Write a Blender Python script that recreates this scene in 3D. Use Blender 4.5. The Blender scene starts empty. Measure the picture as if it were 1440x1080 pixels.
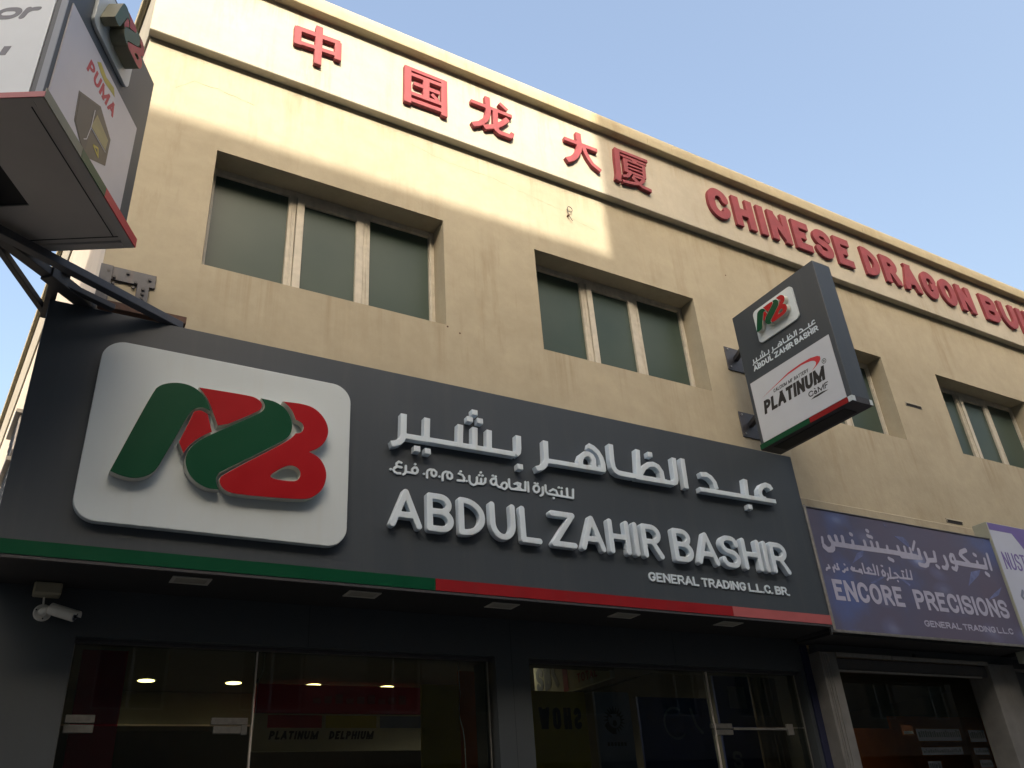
import bpy, bmesh, math, random
import numpy as np
from mathutils import Vector, Matrix
R = math.radians
scene = bpy.context.scene
col = scene.collection
# ------------------------------------------------------------------ camera
cam_d = bpy.data.cameras.new('camera')
cam_d.sensor_width = 36.0
cam_d.lens = 1184.7 / 1440 * 36.0
cam_d.clip_start = 0.05
cam_d.clip_end = 2000
cam = bpy.data.objects.new('camera', cam_d)
col.objects.link(cam)
yaw, pitch, roll = R(31.978), R(28.964), R(-4.313)
fwd = Vector((math.sin(yaw) * math.cos(pitch), math.cos(yaw) * math.cos(pitch), math.sin(pitch)))
rt = Vector((math.cos(yaw), -math.sin(yaw), 0))
up = rt.cross(fwd)
rt2 = math.cos(roll) * rt + math.sin(roll) * up
up2 = -math.sin(roll) * rt + math.cos(roll) * up
cam.matrix_world = Matrix(((rt2.x, up2.x, -fwd.x, 0), (rt2.y, up2.y, -fwd.y, 0), (rt2.z, up2.z, -fwd.z, 1.6), (0, 0, 0, 1)))
scene.camera = cam
# ------------------------------------------------------------------ light
SUN_AZ, SUN_EL = R(17.0), R(31.0)          # light travels towards +X and +Y
world = bpy.data.worlds.new('World')
scene.world = world
world.use_nodes = True
wn = world.node_tree
sky = wn.nodes.new('ShaderNodeTexSky')
sky.sky_type = 'NISHITA'
sky.sun_disc = False
sky.sun_elevation = SUN_EL
sky.sun_rotation = R(180) + SUN_AZ
sky.air_density = 1.35
sky.dust_density = 10.0
sky.ozone_density = 0.7
bg = wn.nodes['Background']
bg.inputs['Strength'].default_value = 0.15
wn.links.new(sky.outputs[0], bg.inputs['Color'])
sun_d = bpy.data.lights.new('sun', 'SUN')
sun_d.energy = 2.8
sun_d.angle = R(0.53)
sun_d.color = (1.0, 0.89, 0.72)
sun = bpy.data.objects.new('sun', sun_d)
col.objects.link(sun)
sdir = Vector((math.sin(SUN_AZ) * math.cos(SUN_EL), math.cos(SUN_AZ) * math.cos(SUN_EL), -math.sin(SUN_EL)))
sun.rotation_euler = sdir.to_track_quat('-Z', 'Y').to_euler()
sun.location = (-6, -20, 22)
scene.view_settings.view_transform = 'Standard'
scene.view_settings.look = 'None'
scene.view_settings.gamma = 1.0
scene.view_settings.exposure = 1.49
scene.view_settings.use_curve_mapping = False
scene.cycles.max_bounces = 8
scene.cycles.transparent_max_bounces = 12

# ------------------------------------------------------------------ helpers
def link(o, parent=None):
    col.objects.link(o)
    if parent is not None:
        o.parent = parent
    return o

def tag(o, label=None, cat=None, group=None, kind=None):
    if label: o['label'] = label
    if cat: o['category'] = cat
    if group: o['group'] = group
    if kind: o['kind'] = kind
    return o

def empty(name, loc=(0, 0, 0), rz=0.0, parent=None):
    o = bpy.data.objects.new(name, None)
    o.empty_display_size = 0.1
    o.location = loc
    o.rotation_euler = (0, 0, rz)
    return link(o, parent)

class MB:
    """collects boxes, prisms and tubes and links them as one mesh object"""
    def __init__(self):
        self.bm = bmesh.new()
    def box(self, x0, x1, y0, y1, z0, z1):
        vs = [self.bm.verts.new(p) for p in ((x0, y0, z0), (x1, y0, z0), (x1, y1, z0), (x0, y1, z0), (x0, y0, z1), (x1, y0, z1), (x1, y1, z1), (x0, y1, z1))]
        for f in ((3, 2, 1, 0), (4, 5, 6, 7), (0, 1, 5, 4), (1, 2, 6, 5), (2, 3, 7, 6), (3, 0, 4, 7)):
            self.bm.faces.new([vs[i] for i in f])
        return self
    def hexa(self, pts):
        vs = [self.bm.verts.new(p) for p in pts]
        for f in ((3, 2, 1, 0), (4, 5, 6, 7), (0, 1, 5, 4), (1, 2, 6, 5), (2, 3, 7, 6), (3, 0, 4, 7)):
            self.bm.faces.new([vs[i] for i in f])
        return self
    def quad(self, *pts):
        self.bm.faces.new([self.bm.verts.new(p) for p in pts])
        return self
    def bar(self, a, b, w, h=None, upv=(0, 0, 1)):
        a, b = Vector(a), Vector(b)
        h = h or w
        d = (b - a).normalized()
        s = d.cross(Vector(upv))
        if s.length < 1e-4:
            s = d.cross(Vector((1, 0, 0)))
        s.normalize()
        u = s.cross(d).normalized()
        s, u = s * w / 2, u * h / 2
        self.hexa([a - s - u, a + s - u, b + s - u, b - s - u, a - s + u, a + s + u, b + s + u, b - s + u])
        return self
    def tube(self, pts, r, n=10):
        pts = [Vector(p) for p in pts]
        rings = []
        for i, p in enumerate(pts):
            d = (pts[min(i + 1, len(pts) - 1)] - pts[max(i - 1, 0)]).normalized()
            s = d.cross(Vector((0, 0, 1)))
            if s.length < 0.05:
                s = d.cross(Vector((1, 0, 0)))
            s.normalize()
            u = s.cross(d)
            rr = r[i] if isinstance(r, (list, tuple)) else r
            rings.append([self.bm.verts.new(p + (s * math.cos(2 * math.pi * k / n) + u * math.sin(2 * math.pi * k / n)) * rr) for k in range(n)])
        for i in range(len(rings) - 1):
            for k in range(n):
                self.bm.faces.new([rings[i][k], rings[i][(k + 1) % n], rings[i + 1][(k + 1) % n], rings[i + 1][k]])
        self.bm.faces.new(rings[0][::-1])
        self.bm.faces.new(rings[-1])
        return self
    def build(self, name, mat, parent=None, bevel=0.0, smooth=False, seg=1):
        bm = self.bm
        bmesh.ops.recalc_face_normals(bm, faces=bm.faces)
        if bevel > 0:
            es = [e for e in bm.edges if len(e.link_faces) == 2 and e.calc_face_angle(0) > 0.5]
            bmesh.ops.bevel(bm, geom=es, offset=bevel, segments=seg, affect='EDGES', clamp_overlap=True)
        me = bpy.data.meshes.new(name)
        bm.to_mesh(me)
        bm.free()
        me.materials.append(mat)
        if smooth:
            for p in me.polygons:
                p.use_smooth = True
        return link(bpy.data.objects.new(name, me), parent)

# ------------------------------------------------------------------ materials
def newmat(name):
    m = bpy.data.materials.new(name)
    m.use_nodes = True
    return m, m.node_tree, m.node_tree.nodes['Principled BSDF']

def mat(name, rgb, rough=0.5, metal=0.0, var=0.08, scale=6.0, bump=0.0, bscale=60.0, spec=0.5, coat=0.0, dirt=None):
    m, nt, b = newmat(name)
    N, Lk = nt.nodes, nt.links
    tc = N.new('ShaderNodeTexCoord')
    no = N.new('ShaderNodeTexNoise')
    no.inputs['Scale'].default_value = scale
    no.inputs['Detail'].default_value = 6
    Lk.new(tc.outputs['Object'], no.inputs['Vector'])
    r = N.new('ShaderNodeValToRGB')
    r.color_ramp.elements[0].position = 0.3
    r.color_ramp.elements[1].position = 0.7
    r.color_ramp.elements[0].color = tuple(c * (1 - var) for c in rgb) + (1,)
    r.color_ramp.elements[1].color = tuple(min(1, c * (1 + var)) for c in rgb) + (1,)
    Lk.new(no.outputs['Fac'], r.inputs['Fac'])
    out = r.outputs['Color']
    if dirt:
        mp = N.new('ShaderNodeMapping')
        mp.inputs['Scale'].default_value = (9, 9, 0.7)
        Lk.new(tc.outputs['Object'], mp.inputs['Vector'])
        n2 = N.new('ShaderNodeTexNoise')
        n2.inputs['Scale'].default_value = 1.0
        n2.inputs['Detail'].default_value = 8
        n2.inputs['Roughness'].default_value = 0.65
        Lk.new(mp.outputs[0], n2.inputs['Vector'])
        r2 = N.new('ShaderNodeValToRGB')
        r2.color_ramp.elements[0].position = 0.5
        r2.color_ramp.elements[1].position = 0.78
        r2.color_ramp.elements[0].color = (0, 0, 0, 1)
        r2.color_ramp.elements[1].color = (dirt[3],) * 3 + (1,)
        Lk.new(n2.outputs['Fac'], r2.inputs['Fac'])
        mx = N.new('ShaderNodeMixRGB')
        mx.inputs['Color2'].default_value = tuple(dirt[:3]) + (1,)
        Lk.new(r2.outputs['Color'], mx.inputs['Fac'])
        Lk.new(out, mx.inputs['Color1'])
        out = mx.outputs['Color']
    Lk.new(out, b.inputs['Base Color'])
    b.inputs['Metallic'].default_value = metal
    b.inputs['Specular IOR Level'].default_value = spec
    b.inputs['Coat Weight'].default_value = coat
    rr = N.new('ShaderNodeMapRange')
    rr.inputs['To Min'].default_value = max(0.02, rough - 0.07)
    rr.inputs['To Max'].default_value = min(1, rough + 0.07)
    Lk.new(no.outputs['Fac'], rr.inputs['Value'])
    Lk.new(rr.outputs[0], b.inputs['Roughness'])
    if bump > 0:
        nb = N.new('ShaderNodeTexNoise')
        nb.inputs['Scale'].default_value = bscale
        nb.inputs['Detail'].default_value = 5
        Lk.new(tc.outputs['Object'], nb.inputs['Vector'])
        bp = N.new('ShaderNodeBump')
        bp.inputs['Strength'].default_value = bump
        bp.inputs['Distance'].default_value = 0.01
        Lk.new(nb.outputs['Fac'], bp.inputs['Height'])
        Lk.new(bp.outputs[0], b.inputs['Normal'])
    return m

def plaster(name, base, dark, stain, streak=0.6, runs=()):
    """trowelled render with blotches, run-down stains and hairline relief"""
    m, nt, b = newmat(name)
    N, Lk = nt.nodes, nt.links
    tc = N.new('ShaderNodeTexCoord')
    def noise(scale, detail=6, rough=0.6, mscale=None, dist=0.0):
        n = N.new('ShaderNodeTexNoise')
        n.inputs['Scale'].default_value = scale
        n.inputs['Detail'].default_value = detail
        n.inputs['Roughness'].default_value = rough
        n.inputs['Distortion'].default_value = dist
        if mscale:
            mp = N.new('ShaderNodeMapping')
            mp.inputs['Scale'].default_value = mscale
            Lk.new(tc.outputs['Object'], mp.inputs['Vector'])
            Lk.new(mp.outputs[0], n.inputs['Vector'])
        else:
            Lk.new(tc.outputs['Object'], n.inputs['Vector'])
        return n.outputs['Fac']
    def ramp(src, p0, p1, c0, c1):
        r = N.new('ShaderNodeValToRGB')
        r.color_ramp.elements[0].position, r.color_ramp.elements[1].position = p0, p1
        r.color_ramp.elements[0].color, r.color_ramp.elements[1].color = c0 + (1,), c1 + (1,)
        Lk.new(src, r.inputs['Fac'])
        return r.outputs['Color']
    def mix(fac, a, bcol, mode='MIX'):
        x = N.new('ShaderNodeMixRGB')
        x.blend_type = mode
        if isinstance(fac, float): x.inputs['Fac'].default_value = fac
        else: Lk.new(fac, x.inputs['Fac'])
        for s, i in ((a, 'Color1'), (bcol, 'Color2')):
            if isinstance(s, tuple): x.inputs[i].default_value = s + (1,)
            else: Lk.new(s, x.inputs[i])
        return x.outputs['Color']
    c = ramp(noise(0.8, 8, 0.65, dist=0.5), 0.32, 0.68, dark, base)
    k = ramp(noise(5.0, 8, 0.7), 0.35, 0.65, (0.90, 0.90, 0.90), (1, 1, 1))
    c = mix(1.0, c, k, 'MULTIPLY')
    s = streak
    m1 = ramp(noise(1.0, 9, 0.72, (6.0, 6.0, 0.7)), 0.50, 0.70, (0, 0, 0), (s, s, s))
    m2 = ramp(noise(0.55, 4, 0.5), 0.42, 0.6, (0, 0, 0), (1, 1, 1))
    mm = mix(1.0, m1, m2, 'MULTIPLY')
    c = mix(mm, c, stain)
    pt = ramp(noise(2.6, 10, 0.75, (1.0, 1.0, 0.6), 0.8), 0.58, 0.66, (0, 0, 0), (0.17 * s,) * 3)
    c = mix(pt, c, tuple(v * 1.9 for v in stain))
    if runs:                                   # rain marks below ledges and sills: (top, bottom, amount)
        sp = N.new('ShaderNodeSeparateXYZ'); Lk.new(tc.outputs['Object'], sp.inputs[0])
        drip = ramp(noise(1.0, 7, 0.7, (17.0, 17.0, 0.45)), 0.46, 0.66, (0, 0, 0), (1, 1, 1))
        drip = mix(1.0, drip, ramp(noise(1.0, 3, 0.5, (2.3, 2.3, 0.5)), 0.40, 0.60, (0, 0, 0), (1, 1, 1)), 'MULTIPLY')
        def mth(op, a, b=None):
            n_ = N.new('ShaderNodeMath'); n_.operation = op
            for i_, v_ in enumerate((a, b)):
                if v_ is None: continue
                if isinstance(v_, float): n_.inputs[i_].default_value = v_
                else: Lk.new(v_, n_.inputs[i_])
            return n_.outputs[0]
        xm = mth('FLOORED_MODULO', mth('SUBTRACT', sp.outputs['X'], 0.74), 3.17)
        under = mth('LESS_THAN', xm, 2.12)              # the stretch of wall below a window
        for top, bot, amt in runs:
            mr = N.new('ShaderNodeMapRange'); mr.interpolation_type = 'SMOOTHSTEP'
            mr.inputs['From Min'].default_value, mr.inputs['From Max'].default_value = bot, top
            mr.inputs['To Max'].default_value = amt
            Lk.new(sp.outputs['Z'], mr.inputs['Value'])
            lt = N.new('ShaderNodeMath'); lt.operation = 'LESS_THAN'; lt.inputs[1].default_value = top + .01
            Lk.new(sp.outputs['Z'], lt.inputs[0])
            mu = N.new('ShaderNodeMath'); mu.operation = 'MULTIPLY'
            Lk.new(mr.outputs[0], mu.inputs[0]); Lk.new(lt.outputs[0], mu.inputs[1])
            fac = mu.outputs[0]
            if top < 6: fac = mth('MULTIPLY', fac, under)
            c = mix(mix(1.0, drip, fac, 'MULTIPLY'), c, stain)
    fine = ramp(noise(38, 3, 0.6), 0.68, 0.78, (0, 0, 0), (0.22, 0.22, 0.22))
    c = mix(fine, c, stain)
    Lk.new(c, b.inputs['Base Color'])
    b.inputs['Roughness'].default_value = 0.86
    b.inputs['Specular IOR Level'].default_value = 0.25
    h1 = noise(14, 7, 0.65, (1.2, 1.2, 0.7))
    h2 = noise(1.6, 4, 0.5)
    ad = N.new('ShaderNodeMath'); ad.operation = 'MULTIPLY_ADD'
    Lk.new(h2, ad.inputs[0]); ad.inputs[1].default_value = 2.2; Lk.new(h1, ad.inputs[2])
    bp = N.new('ShaderNodeBump')
    bp.inputs['Strength'].default_value = 0.22
    bp.inputs['Distance'].default_value = 0.02
    Lk.new(ad.outputs[0], bp.inputs['Height'])
    Lk.new(bp.outputs[0], b.inputs['Normal'])
    return m

def glass_mat(name, tint=(0.85, 0.9, 0.88), fr=1.5, rough=0.0, dim=1.0):
    m = bpy.data.materials.new(name)
    m.use_nodes = True
    nt = m.node_tree
    nt.nodes.clear()
    N, Lk = nt.nodes, nt.links
    out = N.new('ShaderNodeOutputMaterial')
    tr = N.new('ShaderNodeBsdfTransparent')
    tr.inputs['Color'].default_value = tuple(c * dim for c in tint) + (1,)
    gl = N.new('ShaderNodeBsdfGlossy')
    gl.inputs['Roughness'].default_value = rough
    gl.inputs['Color'].default_value = (0.7, 0.74, 0.74, 1)
    f = N.new('ShaderNodeFresnel')
    f.inputs['IOR'].default_value = fr
    mx = N.new('ShaderNodeMixShader')
    ge = N.new('ShaderNodeNewGeometry'); iv = N.new('ShaderNodeMath'); iv.operation = 'SUBTRACT'; iv.inputs[0].default_value = 1.0
    Lk.new(ge.outputs['Backfacing'], iv.inputs[1])
    mu = N.new('ShaderNodeMath'); mu.operation = 'MULTIPLY'
    Lk.new(f.outputs[0], mu.inputs[0]); Lk.new(iv.outputs[0], mu.inputs[1])
    Lk.new(mu.outputs[0], mx.inputs[0]); Lk.new(tr.outputs[0], mx.inputs[1]); Lk.new(gl.outputs[0], mx.inputs[2])
    Lk.new(mx.outputs[0], out.inputs['Surface'])
    return m

def emit_mat(name, rgb, s):
    m, nt, b = newmat(name)
    b.inputs['Base Color'].default_value = tuple(rgb) + (1,)
    b.inputs['Emission Color'].default_value = tuple(rgb) + (1,)
    b.inputs['Emission Strength'].default_value = s
    return m

M = dict(
    wall=plaster('cream_render', (0.435, 0.395, 0.30), (0.372, 0.333, 0.247), (0.25, 0.20, 0.13), 0.5, ((5.71, 5.0, .6), (7.935, 7.45, .5))),
    band=plaster('pale_cream_render', (0.48, 0.45, 0.375), (0.42, 0.39, 0.32), (0.30, 0.24, 0.16), 0.5, ((8.90, 8.55, .6),)),
    side=plaster('pinkish_render', (0.72, 0.64, 0.54), (0.66, 0.58, 0.48), (0.45, 0.38, 0.30), 0.3),
    cornice=plaster('yellow_cream_render', (0.46, 0.41, 0.285), (0.40, 0.35, 0.235), (0.30, 0.23, 0.13), 0.6),
    acp=mat('charcoal_composite_panel', (0.042, 0.054, 0.069), 0.47, var=0.05, scale=1.5, bump=0.03, bscale=3, dirt=(0.13, 0.13, 0.12, 0.12)),
    clad=mat('grey_shopfront_cladding', (0.044, 0.053, 0.061), 0.5, var=0.06, scale=2, bump=0.03, bscale=4, dirt=(0.05, 0.05, 0.05, 0.3)),
    white=mat('white_acrylic', (0.56, 0.63, 0.67), 0.3, var=0.02, scale=3, dirt=(0.5, 0.5, 0.46, 0.2)),
    letter=mat('grey_white_acrylic', (0.60, 0.70, 0.79), 0.4, var=0.03, scale=5, dirt=(0.42, 0.42, 0.4, 0.45)),
    green=mat('green_acrylic', (0.001, 0.060, 0.026), 0.35, var=0.05, spec=0.25),
    sred=mat('red_stripe_vinyl', (0.24, 0.008, 0.012), 0.45, var=0.06, spec=0.25, dirt=(0.12, 0.03, 0.03, 0.3)),
    red=mat('red_acrylic', (0.34, 0.005, 0.010), 0.35, var=0.05, spec=0.25),
    pink=mat('faded_red_vinyl', (0.36, 0.09, 0.095), 0.45, var=0.08),
    trim=mat('pale_logo_edge', (0.55, 0.55, 0.50), 0.5, var=0.05),
    rletter=mat('red_painted_letter', (0.235, 0.040, 0.052), 0.72, var=0.14, scale=9, bump=0.1, bscale=40, dirt=(0.30, 0.09, 0.09, 0.5)),
    frame=mat('dirty_white_aluminium', (0.47, 0.445, 0.38), 0.5, var=0.12, scale=14, dirt=(0.26, 0.22, 0.16, 0.7)),
    fabric_black=mat('black_print', (0.012, 0.012, 0.014), 0.5, var=0.05),
    steel=mat('painted_grey_steel', (0.062, 0.067, 0.08), 0.5, metal=0.2, var=0.15, scale=20, bump=0.1, bscale=90, dirt=(0.12, 0.07, 0.045, 0.35)),
    dsteel=mat('dark_painted_steel', (0.045, 0.045, 0.05), 0.55, metal=0.1, var=0.15, scale=20, bump=0.1, bscale=90),
    bolt=mat('zinc_bolt', (0.35, 0.34, 0.32), 0.4, metal=0.8, var=0.2),
    rust=mat('rusty_dark_plate', (0.09, 0.045, 0.03), 0.8, var=0.3, scale=30),
    alu=mat('brushed_aluminium', (0.24, 0.235, 0.225), 0.42, metal=0.55, var=0.12, scale=25, dirt=(0.13, 0.12, 0.11, 0.6)),
    jamb=mat('dusty_grey_shutter_guide', (0.15, 0.15, 0.145), 0.6, metal=0.1, var=0.15, scale=8, dirt=(0.12, 0.11, 0.1, 0.7)),
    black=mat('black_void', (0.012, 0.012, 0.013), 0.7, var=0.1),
    soffit=mat('dark_soffit', (0.02, 0.02, 0.021), 0.7, var=0.1),
    cctv=mat('white_camera_plastic', (0.62, 0.62, 0.58), 0.4, var=0.05, dirt=(0.4, 0.38, 0.33, 0.3)),
    beigebox=mat('beige_plastic', (0.30, 0.28, 0.20), 0.6, var=0.08),
    lens=mat('camera_lens', (0.01, 0.01, 0.012), 0.1, var=0.0),
    asphalt=mat('asphalt', (0.045, 0.044, 0.043), 0.9, var=0.25, scale=3, bump=0.5, bscale=120),
    paver=mat('concrete_paver', (0.15, 0.14, 0.125), 0.85, var=0.15, scale=4, bump=0.3, bscale=60),
    kerb=mat('kerb_concrete', (0.38, 0.37, 0.34), 0.85, var=0.12, scale=4),
    paint=mat('road_paint', (0.75, 0.74, 0.70), 0.7, var=0.1),
    opp=plaster('sand_render', (0.25, 0.215, 0.165), (0.20, 0.17, 0.13), (0.3, 0.24, 0.17), 0.5),
    ground=mat('sandy_ground', (0.16, 0.14, 0.11), 0.95, var=0.15, scale=0.3, bump=0.2, bscale=8),
    board=mat('lightbox_board', (0.62, 0.58, 0.44), 0.4, var=0.05),
    redp=mat('deep_red_panel', (0.50, 0.015, 0.04), 0.35, var=0.15, scale=1.2),
    yellowp=mat('olive_yellow_poster', (0.48, 0.36, 0.03), 0.5, var=0.1),
    orangep=mat('orange_brown_poster', (0.60, 0.16, 0.03), 0.5, var=0.12),
    bluep=mat('navy_poster', (0.025, 0.045, 0.20), 0.5, var=0.1),
    greyp=mat('blue_grey_poster', (0.20, 0.23, 0.34), 0.5, var=0.1),
    tan=mat('tan_curtain', (0.30, 0.22, 0.15), 0.8, var=0.12, scale=4),
    inwall=mat('interior_wall', (0.20, 0.18, 0.15), 0.8, var=0.05),
    infloor=mat('interior_floor_tile', (0.22, 0.21, 0.19), 0.25, var=0.05),
    orange=mat('orange_sticker', (0.75, 0.24, 0.10), 0.5, var=0.05),
    lilac=mat('lilac_plate', (0.34, 0.31, 0.42), 0.5, var=0.06),
    lamp=emit_mat('warm_downlight', (1.0, 0.82, 0.30), 4.5),
    spark=emit_mat('small_spot', (1.0, 0.92, 0.7), 5.0),
    rim=mat('lamp_rim', (0.5, 0.47, 0.35), 0.4, var=0.02),
    dl_face=mat('unlit_downlight_lens', (0.30, 0.29, 0.25), 0.5, var=0.05),
    dl_rim=mat('unlit_downlight_rim', (0.42, 0.41, 0.37), 0.5, var=0.05),
    dkblue=mat('dark_blue_filler', (0.010, 0.014, 0.045), 0.6, var=0.1),
    fitting=mat('satin_steel_fitting', (0.15, 0.15, 0.145), 0.4, metal=0.4, var=0.15, scale=40),
    seam=mat('panel_joint_sealant', (0.018, 0.022, 0.03), 0.7),
    glass=glass_mat('shop_glass', dim=0.72, fr=1.48),
    crack=mat('hairline_crack', (0.30, 0.24, 0.15), 0.9, var=0.2),
    grey_print=mat('grey_print', (0.14, 0.15, 0.18), 0.5, var=0.05),
    yellow_print=mat('yellow_print', (0.55, 0.45, 0.05), 0.5, var=0.05),
    redp_print=mat('red_print', (0.50, 0.03, 0.04), 0.5, var=0.05),
    brown_print=mat('brown_battery_print', (0.070, 0.056, 0.036), 0.4, var=0.2, scale=5),
    brown2=mat('dark_battery_print', (0.040, 0.036, 0.028), 0.4, var=0.2, scale=5),
    gold_print=mat('gold_print', (0.30, 0.26, 0.10), 0.4, var=0.2),
    flare=mat('pale_blue_flare_print', (0.13, 0.16, 0.33), 0.4, var=0.35, scale=9),
    purple=mat('purple_print', (0.15, 0.115, 0.36), 0.4, var=0.06),
    palelilac=mat('pale_lilac_print', (0.48, 0.53, 0.66), 0.35, var=0.05, scale=2),
    greenside=mat('grey_green_sign_side', (0.33, 0.35, 0.29), 0.5, var=0.06),
    eprint=mat('grey_lilac_letter_print', (0.40, 0.41, 0.54), 0.45, var=0.06, scale=20),
    olive=mat('olive_grey_edge', (0.20, 0.20, 0.14), 0.5, var=0.1),
    lightgrey=mat('sign_underside_grey', (0.46, 0.43, 0.40), 0.55, var=0.08, scale=2),
    posterw=mat('poster_white', (0.52, 0.56, 0.62), 0.35, var=0.02),
    posterl=mat('poster_pinkish_white', (0.60, 0.58, 0.62), 0.35, var=0.03),
    posterf=mat('poster_cool_white', (0.60, 0.66, 0.72), 0.35, var=0.02),
    greyedge=mat('grey_blue_edge', (0.17, 0.20, 0.25), 0.4, var=0.05),
    curtain_red=mat('dark_red_curtain', (0.14, 0.02, 0.02), 0.8, var=0.2, scale=8),
)

def pane_material():
    m, nt, b = newmat('frosted_green_pane')
    N, Lk = nt.nodes, nt.links
    tc = N.new('ShaderNodeTexCoord')
    no = N.new('ShaderNodeTexNoise')
    no.inputs['Scale'].default_value = 1.4
    no.inputs['Detail'].default_value = 3
    Lk.new(tc.outputs['Object'], no.inputs['Vector'])
    r = N.new('ShaderNodeValToRGB')
    r.color_ramp.elements[0].position, r.color_ramp.elements[1].position = 0.3, 0.7
    r.color_ramp.elements[0].color = (0.034, 0.058, 0.050, 1)
    r.color_ramp.elements[1].color = (0.050, 0.074, 0.062, 1)
    Lk.new(no.outputs['Fac'], r.inputs['Fac'])
    Lk.new(r.outputs[0], b.inputs['Base Color'])
    b.inputs['Roughness'].default_value = 0.36
    b.inputs['Specular IOR Level'].default_value = 0.35
    return m
M['pane'] = pane_material()

def encore_material():
    m, nt, b = newmat('purple_digital_print')
    N, Lk = nt.nodes, nt.links
    tc = N.new('ShaderNodeTexCoord')
    def ramp(src, els):
        r = N.new('ShaderNodeValToRGB')
        while len(r.color_ramp.elements) < len(els): r.color_ramp.elements.new(0.5)
        for e, (p, c) in zip(r.color_ramp.elements, els):
            e.position = p; e.color = c + (1,)
        Lk.new(src, r.inputs['Fac'])
        return r.outputs['Color']
    n1 = N.new('ShaderNodeTexNoise'); n1.inputs['Scale'].default_value = 1.1; n1.inputs['Detail'].default_value = 5
    Lk.new(tc.outputs['Object'], n1.inputs['Vector'])
    base = ramp(n1.outputs['Fac'], [(0.3, (0.112, 0.098, 0.155)), (0.55, (0.100, 0.102, 0.175)), (0.72, (0.085, 0.13, 0.34))])
    vo = N.new('ShaderNodeTexVoronoi'); vo.inputs['Scale'].default_value = 2.1
    mp = N.new('ShaderNodeMapping'); mp.inputs['Rotation'].default_value = (0, 0.6, 0); mp.inputs['Scale'].default_value = (1, 1, 1.8)
    Lk.new(tc.outputs['Object'], mp.inputs['Vector']); Lk.new(mp.outputs[0], vo.inputs['Vector'])
    fl = ramp(vo.outputs['Distance'], [(0.0, (0.34, 0.46, 0.75)), (0.26, (0.04, 0.07, 0.16)), (0.46, (0, 0, 0))])
    n3 = N.new('ShaderNodeTexNoise'); n3.inputs['Scale'].default_value = 0.9
    Lk.new(mp.outputs[0], n3.inputs['Vector'])
    mk = ramp(n3.outputs['Fac'], [(0.45, (0, 0, 0)), (0.62, (0.8, 0.8, 0.8))])
    mu = N.new('ShaderNodeMixRGB'); mu.blend_type = 'MULTIPLY'; mu.inputs[0].default_value = 1
    Lk.new(fl, mu.inputs[1]); Lk.new(mk, mu.inputs[2])
    ad = N.new('ShaderNodeMixRGB'); ad.blend_type = 'ADD'; ad.inputs[0].default_value = 1
    Lk.new(base, ad.inputs[1]); Lk.new(mu.outputs[0], ad.inputs[2])
    sp = N.new('ShaderNodeTexNoise'); sp.inputs['Scale'].default_value = 45
    Lk.new(tc.outputs['Object'], sp.inputs['Vector'])
    spk = ramp(sp.outputs['Fac'], [(0.76, (0, 0, 0)), (0.80, (0.12, 0.13, 0.18))])
    a2 = N.new('ShaderNodeMixRGB'); a2.blend_type = 'ADD'; a2.inputs[0].default_value = 1
    Lk.new(ad.outputs[0], a2.inputs[1]); Lk.new(spk, a2.inputs[2])
    Lk.new(a2.outputs[0], b.inputs['Base Color'])
    b.inputs['Roughness'].default_value = 0.4
    return m
M['encore'] = encore_material()

# ------------------------------------------------------------------ letter shapes: strokes -> outline -> solid
def seg_d(P, a, b, w, cap):
    a = np.array(a, float); b = np.array(b, float)
    d = b - a; L = math.hypot(*d)
    if L < 1e-9:
        return np.hypot(P[..., 0] - a[0], P[..., 1] - a[1]) - w / 2
    u = d / L
    q = P - a
    t = q[..., 0] * u[0] + q[..., 1] * u[1]
    s = np.abs(-q[..., 0] * u[1] + q[..., 1] * u[0])
    if cap == 'r':
        tt = np.clip(t, 0, L)
        return np.hypot(t - tt, s) - w / 2
    dx = np.abs(t - L / 2) - L / 2
    dy = s - w / 2
    return np.minimum(np.maximum(dx, dy), 0) + np.hypot(np.maximum(dx, 0), np.maximum(dy, 0))

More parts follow.
